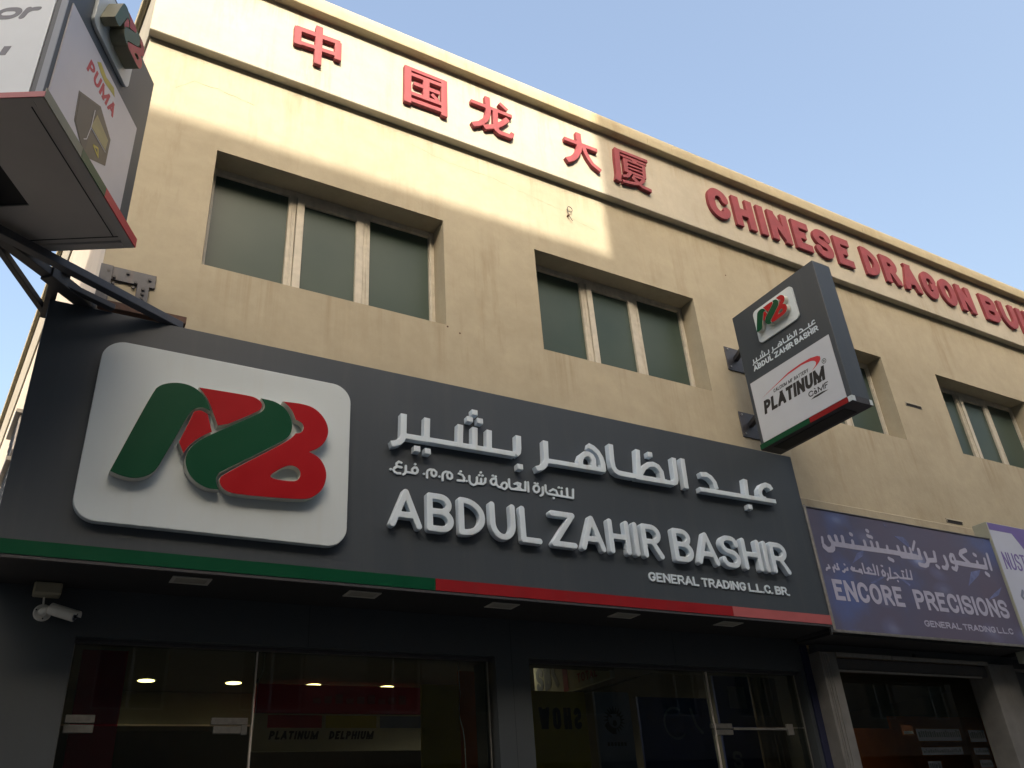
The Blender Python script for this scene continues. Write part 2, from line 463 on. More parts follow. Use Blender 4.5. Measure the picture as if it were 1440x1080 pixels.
def outline(strokes, h=None, clip=None):
    """strokes: [width, cap, points]; returns closed loops of the union"""
    ws = [s[0] for s in strokes]
    h = h or min(ws) / 9
    pts = np.array([p for s in strokes for p in s[2]])
    pad = max(ws) * 0.75 + 2 * h
    x0, z0 = pts.min(0) - pad
    x1, z1 = pts.max(0) + pad
    if clip:
        x0, z0, x1, z1 = max(x0, clip[0] - 3 * h), max(z0, clip[1] - 3 * h), min(x1, clip[2] + 3 * h), min(z1, clip[3] + 3 * h)
    x0 -= h * 0.37; z0 -= h * 0.41
    nx, nz = int((x1 - x0) / h) + 2, int((z1 - z0) / h) + 2
    gx, gz = x0 + h * np.arange(nx), z0 + h * np.arange(nz)
    P = np.stack(np.meshgrid(gx, gz, indexing='ij'), -1)
    D = np.full((nx, nz), 1e3)
    for w, cap, p in strokes:
        for i in range(len(p) - 1):
            D = np.minimum(D, seg_d(P, p[i], p[i + 1], w, cap))
            if i > 0 and cap != 'r':
                D = np.minimum(D, seg_d(P, p[i], p[i], w, 'r'))
    if clip:
        cx, cz = (clip[0] + clip[2]) / 2, (clip[1] + clip[3]) / 2
        D = np.maximum(D, np.maximum(np.abs(P[..., 0] - cx) - (clip[2] - clip[0]) / 2, np.abs(P[..., 1] - cz) - (clip[3] - clip[1]) / 2))
    D[np.abs(D) < 1e-7] = 1e-7
    ins = D < 0
    cells = ins[:-1, :-1] + 2 * ins[1:, :-1] + 4 * ins[1:, 1:] + 8 * ins[:-1, 1:]
    nxt, pos = {}, {}
    def ept(e):
        if e not in pos:
            (i, j, k) = e
            i2, j2 = (i + 1, j) if k == 0 else (i, j + 1)
            a, b = D[i, j], D[i2, j2]
            t = a / (a - b)
            pos[e] = (gx[i] + (gx[i2] - gx[i]) * t, gz[j] + (gz[j2] - gz[j]) * t)
        return e
    T = {1: ((3, 0),), 2: ((0, 1),), 3: ((3, 1),), 4: ((1, 2),), 5: ((3, 0), (1, 2)), 6: ((0, 2),), 7: ((3, 2),), 8: ((2, 3),), 9: ((2, 0),), 10: ((0, 1), (2, 3)), 11: ((2, 1),), 12: ((1, 3),), 13: ((1, 0),), 14: ((0, 3),)}
    for i, j in zip(*np.nonzero((cells > 0) & (cells < 15))):
        E = ((i, j, 0), (i + 1, j, 1), (i, j + 1, 0), (i, j, 1))
        for a, b in T[int(cells[i, j])]:
            nxt[ept(E[a])] = ept(E[b])
    loops = []
    while nxt:
        s, b = nxt.popitem()
        lp = [pos[s]]
        while b != s and b in nxt:
            lp.append(pos[b])
            b = nxt.pop(b)
        if b != s and len(lp) > 2:
            lp.append(pos[b])
        if len(lp) > 3:
            loops.append(simplify(lp, h * 0.09))
    return [l for l in loops if len(l) > 2]

def simplify(lp, tol):
    A = np.array(lp)
    k = int(np.argmax(((A - A[0]) ** 2).sum(1)))
    def dp(a):
        if len(a) < 3: return a
        d = a[-1] - a[0]; L = np.hypot(*d) or 1e-9
        s = np.abs((a[:, 0] - a[0, 0]) * d[1] - (a[:, 1] - a[0, 1]) * d[0]) / L
        i = int(np.argmax(s))
        if s[i] < tol: return np.array([a[0], a[-1]])
        return np.concatenate([dp(a[:i + 1])[:-1], dp(a[i:])])
    B = np.concatenate([A, A[:1]])
    r = np.concatenate([dp(B[:k + 1])[:-1], dp(B[k:])[:-1]])
    return [tuple(p) for p in r]

def solid(name, loops, y_back, depth, material, parent, bevel=0.0, edge_mat=None):
    """loops in (x, z) of the parent's frame; front face at y_back - depth facing -y"""
    cu = bpy.data.curves.new(name, 'CURVE')
    cu.dimensions = '2D'
    cu.fill_mode = 'BOTH'
    cu.extrude = depth / 2 - bevel
    cu.bevel_depth = bevel
    cu.bevel_resolution = 1
    cu.offset = -bevel
    for lp in loops:
        sp = cu.splines.new('POLY')
        sp.points.add(len(lp) - 1)
        for i, (x, z) in enumerate(lp):
            sp.points[i].co = (x, z, 0, 1)
        sp.use_cyclic_u = True
    tmp = bpy.data.objects.new(name, cu)
    me = bpy.data.meshes.new_from_object(tmp)
    me.name = name
    bpy.data.objects.remove(tmp)
    bpy.data.curves.remove(cu)
    yc = y_back - depth / 2
    n = len(me.vertices)
    co = np.empty(n * 3); me.vertices.foreach_get('co', co); co = co.reshape(-1, 3)
    new = np.stack([co[:, 0], yc - co[:, 2], co[:, 1]], 1)
    c = (new.min(0) + new.max(0)) / 2
    me.vertices.foreach_set('co', (new - c).ravel())
    me.materials.clear()
    me.materials.append(material)
    if edge_mat:
        me.materials.append(edge_mat)
        for p in me.polygons:
            if abs(p.normal.y) < 0.9: p.material_index = 1
    for p in me.polygons: p.use_smooth = False
    me.update()
    o = bpy.data.objects.new(name, me)
    o.location = tuple(c)
    return link(o, parent)

def rect(x0, x1, z0, z1, r=0.0, n=8):
    if r <= 0: return [(x0, z0), (x1, z0), (x1, z1), (x0, z1)]
    out = []
    for cx, cz, a in ((x1 - r, z0 + r, -90), (x1 - r, z1 - r, 0), (x0 + r, z1 - r, 90), (x0 + r, z0 + r, 180)):
        for k in range(n + 1):
            t = R(a + 90 * k / n)
            out.append((cx + r * math.cos(t), cz + r * math.sin(t)))
    return out

def chaikin(pts, it=2):
    """pts (x, z, corner flag); corners are kept, the rest is rounded"""
    for _ in range(it):
        new = []
        n = len(pts)
        for i, (x, z, c) in enumerate(pts):
            if c:
                new.append((x, z, 1))
            else:
                px, pz, _c = pts[i - 1]
                qx, qz, _d = pts[(i + 1) % n]
                new.append((x * .75 + px * .25, z * .75 + pz * .25, 0))
                new.append((x * .75 + qx * .25, z * .75 + qz * .25, 0))
        pts = new
    return [(x, z) for x, z, c in pts]

# stroke alphabet: paths in a unit box, (x, y[, rounding])
AB = {
 'A': (.95, [[(0, 0), (.5, 1), (1, 0)], [(.16, .3), (.84, .3)]]),
 'B': (.82, [[(0, 0), (0, 1)], [(0, 1), (.92, 1, 1), (.92, .53, 1), (0, .53)], [(0, .53), (1, .53, 1), (1, 0, 1), (0, 0)]]),
 'C': (.86, [[(1, .73), (1, 1, 1), (0, 1, 1), (0, 0, 1), (1, 0, 1), (1, .27)]]),
 'D': (.85, [[(0, 0), (0, 1)], [(0, 1), (1, 1, 1), (1, 0, 1), (0, 0)]]),
 'E': (.76, [[(1, 1), (0, 1), (0, 0), (1, 0)], [(0, .52), (.9, .52)]]),
 'F': (.72, [[(1, 1), (0, 1), (0, 0)], [(0, .52), (.85, .52)]]),
 'G': (.88, [[(1, .75), (1, 1, 1), (0, 1, 1), (0, 0, 1), (1, 0, 1), (1, .44), (.58, .44)]]),
 'H': (.86, [[(0, 0), (0, 1)], [(1, 0), (1, 1)], [(0, .5), (1, .5)]]),
 'I': (0, [[(.5, 0), (.5, 1)]]),
 'K': (.86, [[(0, 0), (0, 1)], [(1, 1), (.12, .45)], [(.3, .6), (1, 0)]]),
 'L': (.72, [[(0, 1), (0, 0), (1, 0)]]),
 'M': (1.22, [[(0, 0), (0, 1)], [(0, 1), (.5, .1), (1, 1)], [(1, 1), (1, 0)]]),
 'N': (.88, [[(0, 0), (0, 1)], [(0, 1), (1, 0)], [(1, 0), (1, 1)]]),
 'O': (.92, [[(.5, 1), (0, 1, 1), (0, 0, 1), (1, 0, 1), (1, 1, 1), (.5, 1)]]),
 'P': (.8, [[(0, 0), (0, 1)], [(0, 1), (1, 1, 1), (1, .45, 1), (0, .45)]]),
 'R': (.85, [[(0, 0), (0, 1)], [(0, 1), (.94, 1, 1), (.94, .48, 1), (0, .48)], [(.52, .46), (1, 0)]]),
 'S': (.84, [[(1, .78), (1, 1, 1), (0, 1, 1), (0, .53, 1), (1, .47, 1), (1, 0, 1), (0, 0, 1), (0, .22)]]),
 'T': (.8, [[(0, 1), (1, 1)], [(.5, 0), (.5, 1)]]),
 'U': (.86, [[(0, 1), (0, 0, 1), (1, 0, 1), (1, 1)]]),
 'V': (.9, [[(0, 1), (.5, 0), (1, 1)]]),
 'W': (1.2, [[(0, 1), (.27, 0), (.5, .8), (.73, 0), (1, 1)]]),
 'Y': (.88, [[(0, 1), (.5, .45), (1, 1)], [(.5, .5), (.5, 0)]]),
 'Z': (.82, [[(0, 1), (1, 1)], [(1, 1), (0, 0)], [(0, 0), (1, 0)]]),
 'a': (.6, [[(.1, .55), (.1, .64, 1), (.9, .64, 1), (.9, 0)], [(.9, .38), (0, .38, 1), (0, 0, 1), (.9, 0, 1), (.9, .2)]]),
 'o': (.75, [[(.5, .66), (0, .66, 1), (0, 0, 1), (1, 0, 1), (1, .66, 1), (.5, .66)]]),
 'r': (.6, [[(0, 0), (0, .66)], [(0, .3), (0, .66, 1), (1, .66)]]),
}
def path_pts(path, W, H, w):
    P = [((w / 2 + p[0] * (W - w)), (w / 2 + p[1] * (H - w)), p[2] if len(p) > 2 else 0) for p in path]
    out = [P[0][:2]]
    n = len(P)
    for i in range(1, n - 1):
        a, b, c = np.array(P[i - 1][:2]), np.array(P[i][:2]), np.array(P[i + 1][:2])
        if not P[i][2]:
            out.append(tuple(b)); continue
        la, lc = np.hypot(*(b - a)), np.hypot(*(c - b))
        fa = la / 2 if P[i - 1][2] else la * 0.98
        fc = lc / 2 if P[i + 1][2] else lc * 0.98
        rr = min(fa, fc) * P[i][2]
        ra, rc = min(fa, rr * 1.25), min(fc, rr * 1.25)
        s, e = b + (a - b) / la * ra, b + (c - b) / lc * rc
        k = 0.5523
        c1, c2 = s + (b - s) * k, e + (b - e) * k
        for t in np.linspace(0, 1, 9):
            q = (1 - t) ** 3 * s + 3 * (1 - t) ** 2 * t * c1 + 3 * (1 - t) * t * t * c2 + t ** 3 * e
            out.append(tuple(q))
    out.append(P[-1][:2])
    return out

def glyph(ch, W, H, w, cap, res=None):
    if ch == '.':
        return [rect(0, w, 0, w, 0 if cap == 'f' else w * .3, 3)]
    strokes = []
    for path in AB[ch][1]:
        pts = path_pts(path, W, H, w)
        if cap == 'r':
            strokes.append([w, 'r', pts]); continue
        def border(p, d):
            x, y = p[0], p[1]
            e = 1e-6
            return (y >= 1 - e and d[1] > .3) or (y <= e and d[1] < -.3) or (x >= 1 - e and d[0] > .3) or (x <= e and d[0] < -.3)
        # split at sharp joints so that each straight run gets square corners
        sharp = [i for i in range(1, len(path) - 1) if len(path[i]) < 3]
        runs, cur = [], [path[0]]
        for i in range(1, len(path)):
            cur.append(path[i])
            if i in sharp:
                runs.append(cur); cur = [path[i]]
        runs.append(cur)
        for rn in runs:
            q = [np.array(p) for p in path_pts(rn, W, H, w)]
            for end in (0, -1):
                a, b = (q[0], q[1]) if end == 0 else (q[-1], q[-2])
                d = (a - b); L = np.hypot(*d)
                if L < 1e-6: continue
                d = d / L
                diag = min(abs(d)) > 0.12
                isj = rn[end] in [path[i] for i in sharp]
                if border(rn[end], d) or isj:
                    q[end] = a + d * (w * 0.9 if diag else w / 2)
            strokes.append([w, 'f', [tuple(p) for p in q]])
    return outline(strokes, res or w / 11, clip=(0, 0, W, H) if cap == 'f' else None)

def layout(text, x0, z0, H, w, cap, width, gap=None, spacew=0.32, slant=0.0, res=None, yoff=0):
    """returns [(char, loops)] set so that the whole line is `width` long"""
    gap = H * 0.14 if gap is None else gap
    fixed = sum(w for c in text if c in 'I.') + gap * (len(text) - 1) + sum(spacew * H - gap * 2 + gap for c in text if c == ' ')
    var = sum(AB[c][0] * H for c in text if c not in 'I. ')
    k = (width - fixed) / var if var else 1
    x, out, cache = x0, [], {}
    for c in text:
        if c == ' ':
            x += spacew * H - gap; x += gap; continue
        W = w if c in 'I.' else AB[c][0] * H * k
        if c not in cache: cache[c] = glyph(c, W, H, w, cap, res)
        out.append((c, [[(x + px + slant * pz, z0 + pz) for px, pz in lp] for lp in cache[c]]))
        x += W + gap
    return out

def letters(name, lay, y_back, depth, material, parent, bevel=0.0):
    return [solid(name, lp, y_back, depth, material, parent, bevel) for c, lp in lay]

def print_text(name, lay, y_back, material, parent, depth=0.0015):
    return solid(name, [l for c, lp in lay for l in lp], y_back, depth, material, parent)

def moved(strokes, ox, oz, sx, sz, tx, tz):
    """traced strokes rescaled from the big sign to a smaller one"""
    k = (sx + sz) / 2
    return [[w * k, cap, [((x - ox) * sx + tx, (z - oz) * sz + tz) for x, z in p]] for w, cap, p in strokes]

# ------------------------------------------------------------------ letter and logo shapes, in metres on their own sign
SHAPES = {
 'arabic_main': [[[0.052,'f',[[2.2047,4.4358],[2.2026,4.3249],[2.2,4.2533],[2.1884,4.2239],[2.1656,4.2003],[2.1391,4.1864],[2.1068,4.1776]]],[0.046,'f',[[2.2115,4.2586],[2.5099,4.2613],[3.1323,4.2677]]],[0.052,'f',[[2.3915,4.4376],[2.3853,4.279]]],[0.052,'f',[[2.6656,4.4351],[2.6567,4.2776]]],[0.052,'f',[[2.7891,4.4351],[2.7793,4.2764]]],[0.052,'f',[[2.9131,4.4348],[2.9035,4.2774]]],[0.052,'f',[[3.1723,4.4341],[3.1671,4.3272],[3.1608,4.2925],[3.1368,4.2684]]]],[[0.05,'f',[[2.7689,4.5627],[2.8189,4.5627]]]],[[0.05,'f',[[2.7247,4.4964],[2.7747,4.4964]]]],[[0.05,'f',[[2.8126,4.4982],[2.8626,4.4982]]]],[[0.05,'f',[[2.2821,4.1722],[2.3321,4.1722]]]],[[0.05,'f',[[2.3652,4.1677],[2.4152,4.1677]]]],[[0.05,'f',[[3.1433,4.1694],[3.1933,4.1694]]]],[[0.052,'f',[[3.4228,4.4344],[3.4173,4.3344],[3.4145,4.2617],[3.4022,4.2302],[3.3767,4.2027],[3.3479,4.1864],[3.3135,4.1743]]],[0.046,'f',[[3.4236,4.2607],[3.6806,4.2641],[3.9836,4.2663]]],[0.052,'f',[[3.7414,4.2549],[3.747,4.3206],[3.7642,4.3566],[3.7965,4.3813],[3.8316,4.389],[3.8612,4.3763],[3.8767,4.3463],[3.8745,4.2804]]],[0.052,'f',[[3.8421,4.467],[3.8894,4.4521],[3.9294,4.4197],[3.9575,4.3729],[3.9699,4.322],[3.9668,4.2602]]]],[[0.052,'f',[[4.0746,4.5186],[4.0676,4.3733],[4.0713,4.3118],[4.0886,4.281],[4.1213,4.265],[4.1715,4.2622],[4.2737,4.262]]],[0.046,'f',[[4.1513,4.2626],[4.632,4.2624]]],[0.052,'f',[[4.3574,4.5173],[4.3308,4.2814]]],[0.052,'f',[[4.3447,4.2836],[4.4001,4.3598],[4.4537,4.3929],[4.5093,4.4055],[4.5548,4.3908],[4.5842,4.3478],[4.5873,4.2756]]],[0.046,'f',[[4.2939,4.2565],[4.7004,4.2592]]],[0.052,'f',[[4.7511,4.506],[4.746,4.3856],[4.7438,4.3079],[4.7277,4.2747],[4.6887,4.2575]]]],[[0.05,'f',[[4.4632,4.4933],[4.5132,4.4933]]]],[[0.052,'f',[[4.8505,4.5155],[4.8408,4.231]]]],[[0.052,'f',[[5.0361,4.3915],[5.1024,4.4017],[5.1517,4.3795],[5.1848,4.3399],[5.1964,4.2775]]],[0.046,'f',[[4.9947,4.2475],[5.9168,4.2565]]],[0.052,'f',[[5.5768,4.4278],[5.5579,4.2695]]],[0.052,'f',[[5.898,4.3705],[5.8794,4.4018],[5.8328,4.4105],[5.7808,4.3905],[5.7391,4.3456],[5.7323,4.304],[5.752,4.2683],[5.7959,4.2623]]]],[[0.05,'f',[[5.5419,4.1595],[5.5919,4.1595]]]]],
 'arabic_small': [[[0.021,'r',[[2.1219,4.0031],[2.1253,4.0037]]]],[[0.021,'r',[[2.2042,4.0658],[2.1843,4.0712],[2.1673,4.0559],[2.1673,4.0387],[2.1814,4.0313],[2.2052,4.0305]]],[0.021,'r',[[2.1758,4.0315],[2.1532,4.0211],[2.1437,4.0009],[2.1533,3.9854],[2.173,3.9789],[2.1955,3.9835]]]],[[0.021,'r',[[2.2394,4.0474],[2.2392,4.0074],[2.2323,3.9892],[2.2181,3.9785]]],[0.021,'r',[[2.2392,4.0005],[2.3124,4.0005],[2.327,4.0125],[2.3312,4.0304],[2.3216,4.0461],[2.3043,4.0463],[2.2897,4.0325],[2.2867,4.0148],[2.2952,4.0018]]]],[[0.021,'r',[[2.3098,4.072],[2.3132,4.0725]]]],[[0.021,'r',[[2.3773,4.0071],[2.3808,4.0076]]]],[[0.021,'r',[[2.403,3.9812],[2.4038,4.0216],[2.4118,4.0401],[2.4296,4.0505],[2.4591,4.0505],[2.4776,4.0359],[2.4759,4.0125],[2.4608,4.0003],[2.4433,4.0046],[2.4378,4.021],[2.4423,4.042]]]],[[0.021,'r',[[2.5005,4.0046],[2.5041,4.0052]]]],[[0.021,'r',[[2.5265,3.9796],[2.5277,4.0204],[2.536,4.0409],[2.5543,4.052],[2.5873,4.0513],[2.6049,4.0352],[2.604,4.0117],[2.5886,3.9988],[2.5695,4.0035],[2.5642,4.0231],[2.5709,4.0446]]]],[[0.021,'r',[[2.6755,4.0727],[2.6792,4.0732]]]],[[0.021,'r',[[2.6613,4.0539],[2.6903,4.0454],[2.7047,4.024],[2.7012,4],[2.65,3.9982]]]],[[0.021,'r',[[2.7215,4.003],[2.7252,4.0036]]]],[[0.021,'r',[[2.7487,4.0467],[2.747,4.0098],[2.757,3.9878],[2.7794,3.9793],[2.8016,3.9914],[2.8103,4.0163],[2.8119,4.0462]]],[0.021,'r',[[2.8069,3.9981],[2.8612,4.0002],[2.879,4.0165],[2.8839,4.047]]],[0.021,'r',[[2.8444,4.0007],[2.8465,4.0396]]]],[[0.021,'r',[[2.8443,4.0912],[2.8481,4.0918]]]],[[0.021,'r',[[2.8304,4.0663],[2.8342,4.0669]]]],[[0.021,'r',[[2.8568,4.0668],[2.8606,4.0674]]]],[[0.021,'r',[[2.9467,4.0806],[2.9506,4.0812]]]],[[0.021,'r',[[2.9701,4.0769],[2.974,4.0775]]]],[[0.021,'r',[[2.9729,4.0605],[2.9744,4.0157],[2.989,3.9957],[3.0177,3.9951]]],[0.021,'r',[[2.9735,4.0305],[2.9614,4.0108],[2.9439,4.0052],[2.93,4.0151],[2.9279,4.0327],[2.9385,4.0505],[2.9581,4.0594],[2.9725,4.0544]]],[0.021,'r',[[3.0177,3.9951],[3.0191,4.0163],[3.0332,4.0346],[3.0529,4.0393],[3.067,4.0293],[3.0652,4.005],[3.0492,3.9877],[3.03,3.9879],[3.0179,3.9981]]]],[[0.021,'r',[[3.0889,4.0719],[3.0863,4.0111],[3.1014,3.9965],[3.1962,3.9998],[3.2279,4.0014],[3.234,4.0723]]],[0.021,'r',[[3.1341,4.0411],[3.1613,4.0536],[3.1872,4.0501],[3.1823,4.0299],[3.151,4.0072],[3.1308,3.9983]]],[0.021,'r',[[3.1599,4.037],[3.1962,3.9998]]]],[[0.021,'r',[[3.2573,4.0727],[3.2552,3.9962]]]],[[0.021,'r',[[3.317,4.0742],[3.3211,4.0748]]]],[[0.021,'r',[[3.3417,4.0729],[3.3458,4.0735]]]],[[0.021,'r',[[3.3309,4.0578],[3.3097,4.0467],[3.3023,4.0242],[3.3091,4.0038],[3.3287,3.9987],[3.3488,4.0125],[3.3556,4.035],[3.3473,4.054],[3.3309,4.0578]]]],[[0.021,'r',[[3.3895,4.0503],[3.3871,4.0058],[3.3778,3.9861],[3.3614,3.9765]]]],[[0.021,'r',[[3.4154,4.0714],[3.4142,4.0188],[3.4302,4.0026],[3.5188,4.0009],[3.6658,3.9984],[3.6748,4.0729]]],[0.021,'r',[[3.4533,4.0287],[3.4827,4.0477],[3.5105,4.0387],[3.5225,4.0033]]],[0.021,'r',[[3.5636,4.0432],[3.5601,4.0005]]],[0.021,'r',[[3.6172,4.0727],[3.6136,4.0005]]]],[[0.021,'r',[[3.4795,3.9733],[3.4837,3.9739]]]],[[0.021,'r',[[3.5382,4.0707],[3.5424,4.0713]]]],[[0.021,'r',[[3.5645,4.0695],[3.5687,4.0701]]]]],
 'cn': [[[0.068,'f',[[1.311,8.6266],[1.3181,8.3847]]],[0.062,'f',[[1.2961,8.6044],[1.7318,8.6256]]],[0.05,'f',[[1.335,8.4185],[1.7051,8.4457]]],[0.068,'f',[[1.711,8.6275],[1.7132,8.3806]]],[0.07,'f',[[1.5177,8.7469],[1.5195,8.2182]]]],[[0.075,'f',[[2.4503,8.6863],[2.4437,8.1647]]],[0.07,'f',[[2.8596,8.6819],[2.8481,8.1588]]],[0.05,'f',[[2.4481,8.6614],[2.8747,8.6604]]],[0.052,'f',[[2.4645,8.2164],[2.838,8.2238]]],[0.048,'f',[[2.4673,8.5842],[2.8487,8.5924]]],[0.052,'f',[[2.5134,8.4636],[2.801,8.4638]]],[0.05,'f',[[2.4652,8.309],[2.8408,8.3184]]],[0.07,'f',[[2.654,8.5894],[2.6476,8.3065]]],[0.045,'f',[[2.7091,8.4051],[2.7824,8.3411]]]],[[0.05,'f',[[3.1668,8.5378],[3.6677,8.5381]]],[0.062,'f',[[3.372,8.6958],[3.3718,8.5827],[3.3746,8.4896],[3.3601,8.4048],[3.324,8.3261],[3.2635,8.2521],[3.1709,8.1955]]],[0.06,'f',[[3.4623,8.5473],[3.4523,8.3319],[3.4615,8.2478],[3.495,8.2249],[3.6428,8.2265]]],[0.045,'f',[[3.6367,8.2146],[3.6581,8.2911]]],[0.06,'f',[[3.6123,8.4726],[3.5375,8.3792],[3.4551,8.2962],[3.3085,8.2196]]]],[[0.055,'f',[[4.344,8.5213],[4.7946,8.5266]]],[0.07,'f',[[4.5507,8.697],[4.5485,8.6041],[4.5486,8.5046],[4.5241,8.4094],[4.4788,8.3203],[4.4178,8.2494],[4.3416,8.1986]]],[0.055,'f',[[4.603,8.5356],[4.6104,8.4468],[4.6435,8.3628],[4.6955,8.2803],[4.8039,8.2179]]]],[[0.075,'f',[[5.0961,8.6986],[5.0765,8.5145],[5.0718,8.374],[5.0648,8.2825],[5.0368,8.1755]]],[0.045,'f',[[5.0848,8.6753],[5.546,8.6781]]],[0.034,'f',[[5.1321,8.6126],[5.5176,8.609]]],[0.034,'f',[[5.1743,8.5659],[5.4842,8.5633]]],[0.028,'f',[[5.2101,8.5035],[5.4734,8.5032]]],[0.028,'f',[[5.2005,8.4453],[5.4636,8.4488]]],[0.036,'f',[[5.1909,8.3867],[5.4603,8.3866]]],[0.06,'f',[[5.1985,8.5828],[5.1873,8.365]]],[0.05,'f',[[5.4717,8.5815],[5.4488,8.3656]]],[0.06,'f',[[5.3454,8.6202],[5.3195,8.5593]]],[0.045,'f',[[5.2624,8.404],[5.1922,8.3023],[5.1168,8.2797]]],[0.034,'f',[[5.2753,8.3441],[5.449,8.3453]]],[0.045,'f',[[5.4456,8.348],[5.3682,8.2602],[5.2615,8.2176],[5.1074,8.1975]]],[0.05,'f',[[5.2601,8.3217],[5.33,8.2611],[5.3921,8.2214],[5.5246,8.2051]]]]],
 'cn_dot': [[[0.048,'f',[[3.5185,8.6715],[3.6155,8.6064]]]]],
 'encore_arabic': [[[0.03,'r',[[6.5729,4.0225],[6.5627,3.9666],[6.5821,3.9279]]],[0.055,'r',[[6.5747,3.9339],[6.6127,3.9073],[6.6672,3.913],[6.6962,3.94]]],[0.05,'r',[[6.691,3.9258],[6.7068,3.9823],[6.6847,4.0143],[6.6788,4.0379]]],[0.05,'r',[[6.7092,3.9757],[6.8506,3.9771],[7.0279,3.9751],[7.3345,3.9792],[7.5661,3.9817],[7.8002,3.9767],[7.9525,3.9738]]],[0.045,'r',[[6.7723,4.0553],[6.7774,3.99]]],[0.045,'r',[[6.8666,4.059],[6.8612,3.9921]]],[0.04,'r',[[7.0052,4.0322],[7.001,3.9827]]],[0.04,'r',[[7.1845,4.0519],[7.1858,3.9919]]],[0.04,'r',[[7.2873,4.0525],[7.2906,3.9852]]],[0.04,'r',[[7.3764,4.055],[7.3724,3.9831]]],[0.035,'r',[[7.5199,4.0345],[7.5116,3.9905]]],[0.04,'r',[[7.6918,4.0491],[7.697,3.988]]],[0.035,'r',[[7.7982,4.0568],[7.7957,3.9908]]],[0.035,'r',[[7.8833,4.0511],[7.8839,3.9925]]],[0.03,'r',[[7.9949,4.1371],[7.9225,4.0405]]]],[[0.04,'r',[[7.0037,4.1062],[7.0171,4.1021]]]],[[0.04,'r',[[7.2689,4.1726],[7.2828,4.1684]]]],[[0.04,'r',[[7.2623,4.1178],[7.276,4.1136]]]],[[0.04,'r',[[7.301,4.1113],[7.3148,4.1071]]]],[[0.04,'r',[[7.4968,3.9069],[7.5107,3.9026]]]],[[0.04,'r',[[7.5343,3.8964],[7.5483,3.8921]]]],[[0.05,'r',[[7.7089,3.9557],[7.8293,3.9584],[8.0204,3.9665]]],[0.045,'r',[[8.0212,4.0513],[8.0147,3.9733]]]],[[0.045,'r',[[8.1148,4.0239],[8.1181,3.9836],[8.1254,3.9401],[8.0952,3.9006],[8.0488,3.8853],[7.9688,3.8922]]],[0.05,'r',[[8.131,3.9517],[8.256,3.9639]]],[0.04,'r',[[8.276,4.0516],[8.2617,3.9756]]]],[[0.04,'r',[[8.2495,3.9042],[8.2758,3.8883]]]],[[0.045,'r',[[8.4331,4.0187],[8.4441,3.9711],[8.4426,3.9336],[8.4046,3.8929],[8.354,3.8956]]]],[[0.04,'r',[[8.6047,4.0093],[8.5981,4.0542],[8.5627,4.0544],[8.534,4.0213],[8.5303,3.9794],[8.5613,3.9712],[8.5966,3.9708]]],[0.045,'r',[[8.5986,3.9748],[8.601,3.9336],[8.562,3.8926],[8.5207,3.9037]]],[0.052,'r',[[8.5986,3.9748],[8.7515,3.9705],[8.9455,3.9699],[9.1367,3.9686]]],[0.05,'r',[[8.8492,3.9836],[8.7305,4.0676],[8.7624,4.1054],[8.8567,4.1345]]],[0.04,'r',[[9.0023,4.0176],[8.9996,3.9788]]],[0.04,'r',[[9.1588,4.0639],[9.1459,3.9849]]]],[[0.04,'r',[[8.9862,4.1012],[9.0122,4.0921]]]],[[0.045,'r',[[9.0981,3.8997],[9.1326,3.8836]]]],[[0.04,'r',[[9.2382,4.1267],[9.2315,4.0475],[9.2219,3.9571]]]]],
 'encore_small': [[[0.02,'r',[[7.7789,3.8073],[7.7663,3.7213],[7.5791,3.7191],[7.5343,3.7605],[7.5135,3.7607]]],[0.02,'r',[[7.7165,3.8123],[7.6978,3.7189]]],[0.02,'r',[[7.641,3.7631],[7.638,3.7207]]],[0.02,'r',[[7.4256,3.7023],[7.5479,3.7199]]]],[[0.02,'r',[[7.6376,3.7909],[7.6636,3.7897]]]],[[0.02,'r',[[7.532,3.6838],[7.5358,3.6806]]]],[[0.02,'r',[[7.4601,3.8062],[7.4379,3.7068],[7.4795,3.707]]]],[[0.02,'r',[[7.4081,3.7457],[7.4057,3.704],[7.3751,3.6807]]]],[[0.02,'r',[[7.3484,3.775],[7.3233,3.7519],[7.3256,3.7211],[7.356,3.7204],[7.3721,3.746],[7.3469,3.7714]]]],[[0.02,'r',[[7.3415,3.8196],[7.356,3.8174]]]],[[0.02,'r',[[7.2706,3.8094],[7.2582,3.7186]]]],[[0.02,'r',[[7.2183,3.8183],[7.2191,3.722],[7.0598,3.7247],[7.0605,3.8136]]],[0.02,'r',[[7.1723,3.7554],[7.1421,3.7801],[7.1117,3.767],[7.1305,3.7516],[7.1115,3.7294]]]],[[0.02,'r',[[7.021,3.7145],[7.0196,3.7483],[6.9953,3.7494],[6.9819,3.7279],[7.0098,3.7236]]],[0.02,'r',[[6.9819,3.7279],[6.9148,3.7319],[6.8929,3.7637],[6.8747,3.7417],[6.8945,3.7301],[6.9243,3.7565]]]],[[0.02,'r',[[6.8234,3.7471],[6.8217,3.7301],[6.788,3.7304],[6.7639,3.7048],[6.7467,3.7099]]]],[[0.02,'r',[[6.7928,3.7813],[6.7965,3.7782]]]],[[0.02,'r',[[6.6869,3.7544],[6.7,3.7256],[6.6655,3.7224]]]],[[0.02,'r',[[6.6896,3.7748],[6.694,3.7739]]]],[[0.02,'r',[[6.65,3.7576],[6.651,3.7344],[6.6228,3.7351],[6.6224,3.6953]]]],[[0.02,'r',[[6.5633,3.7528],[6.5728,3.7271],[6.5328,3.7201],[6.5219,3.7026]]]]],
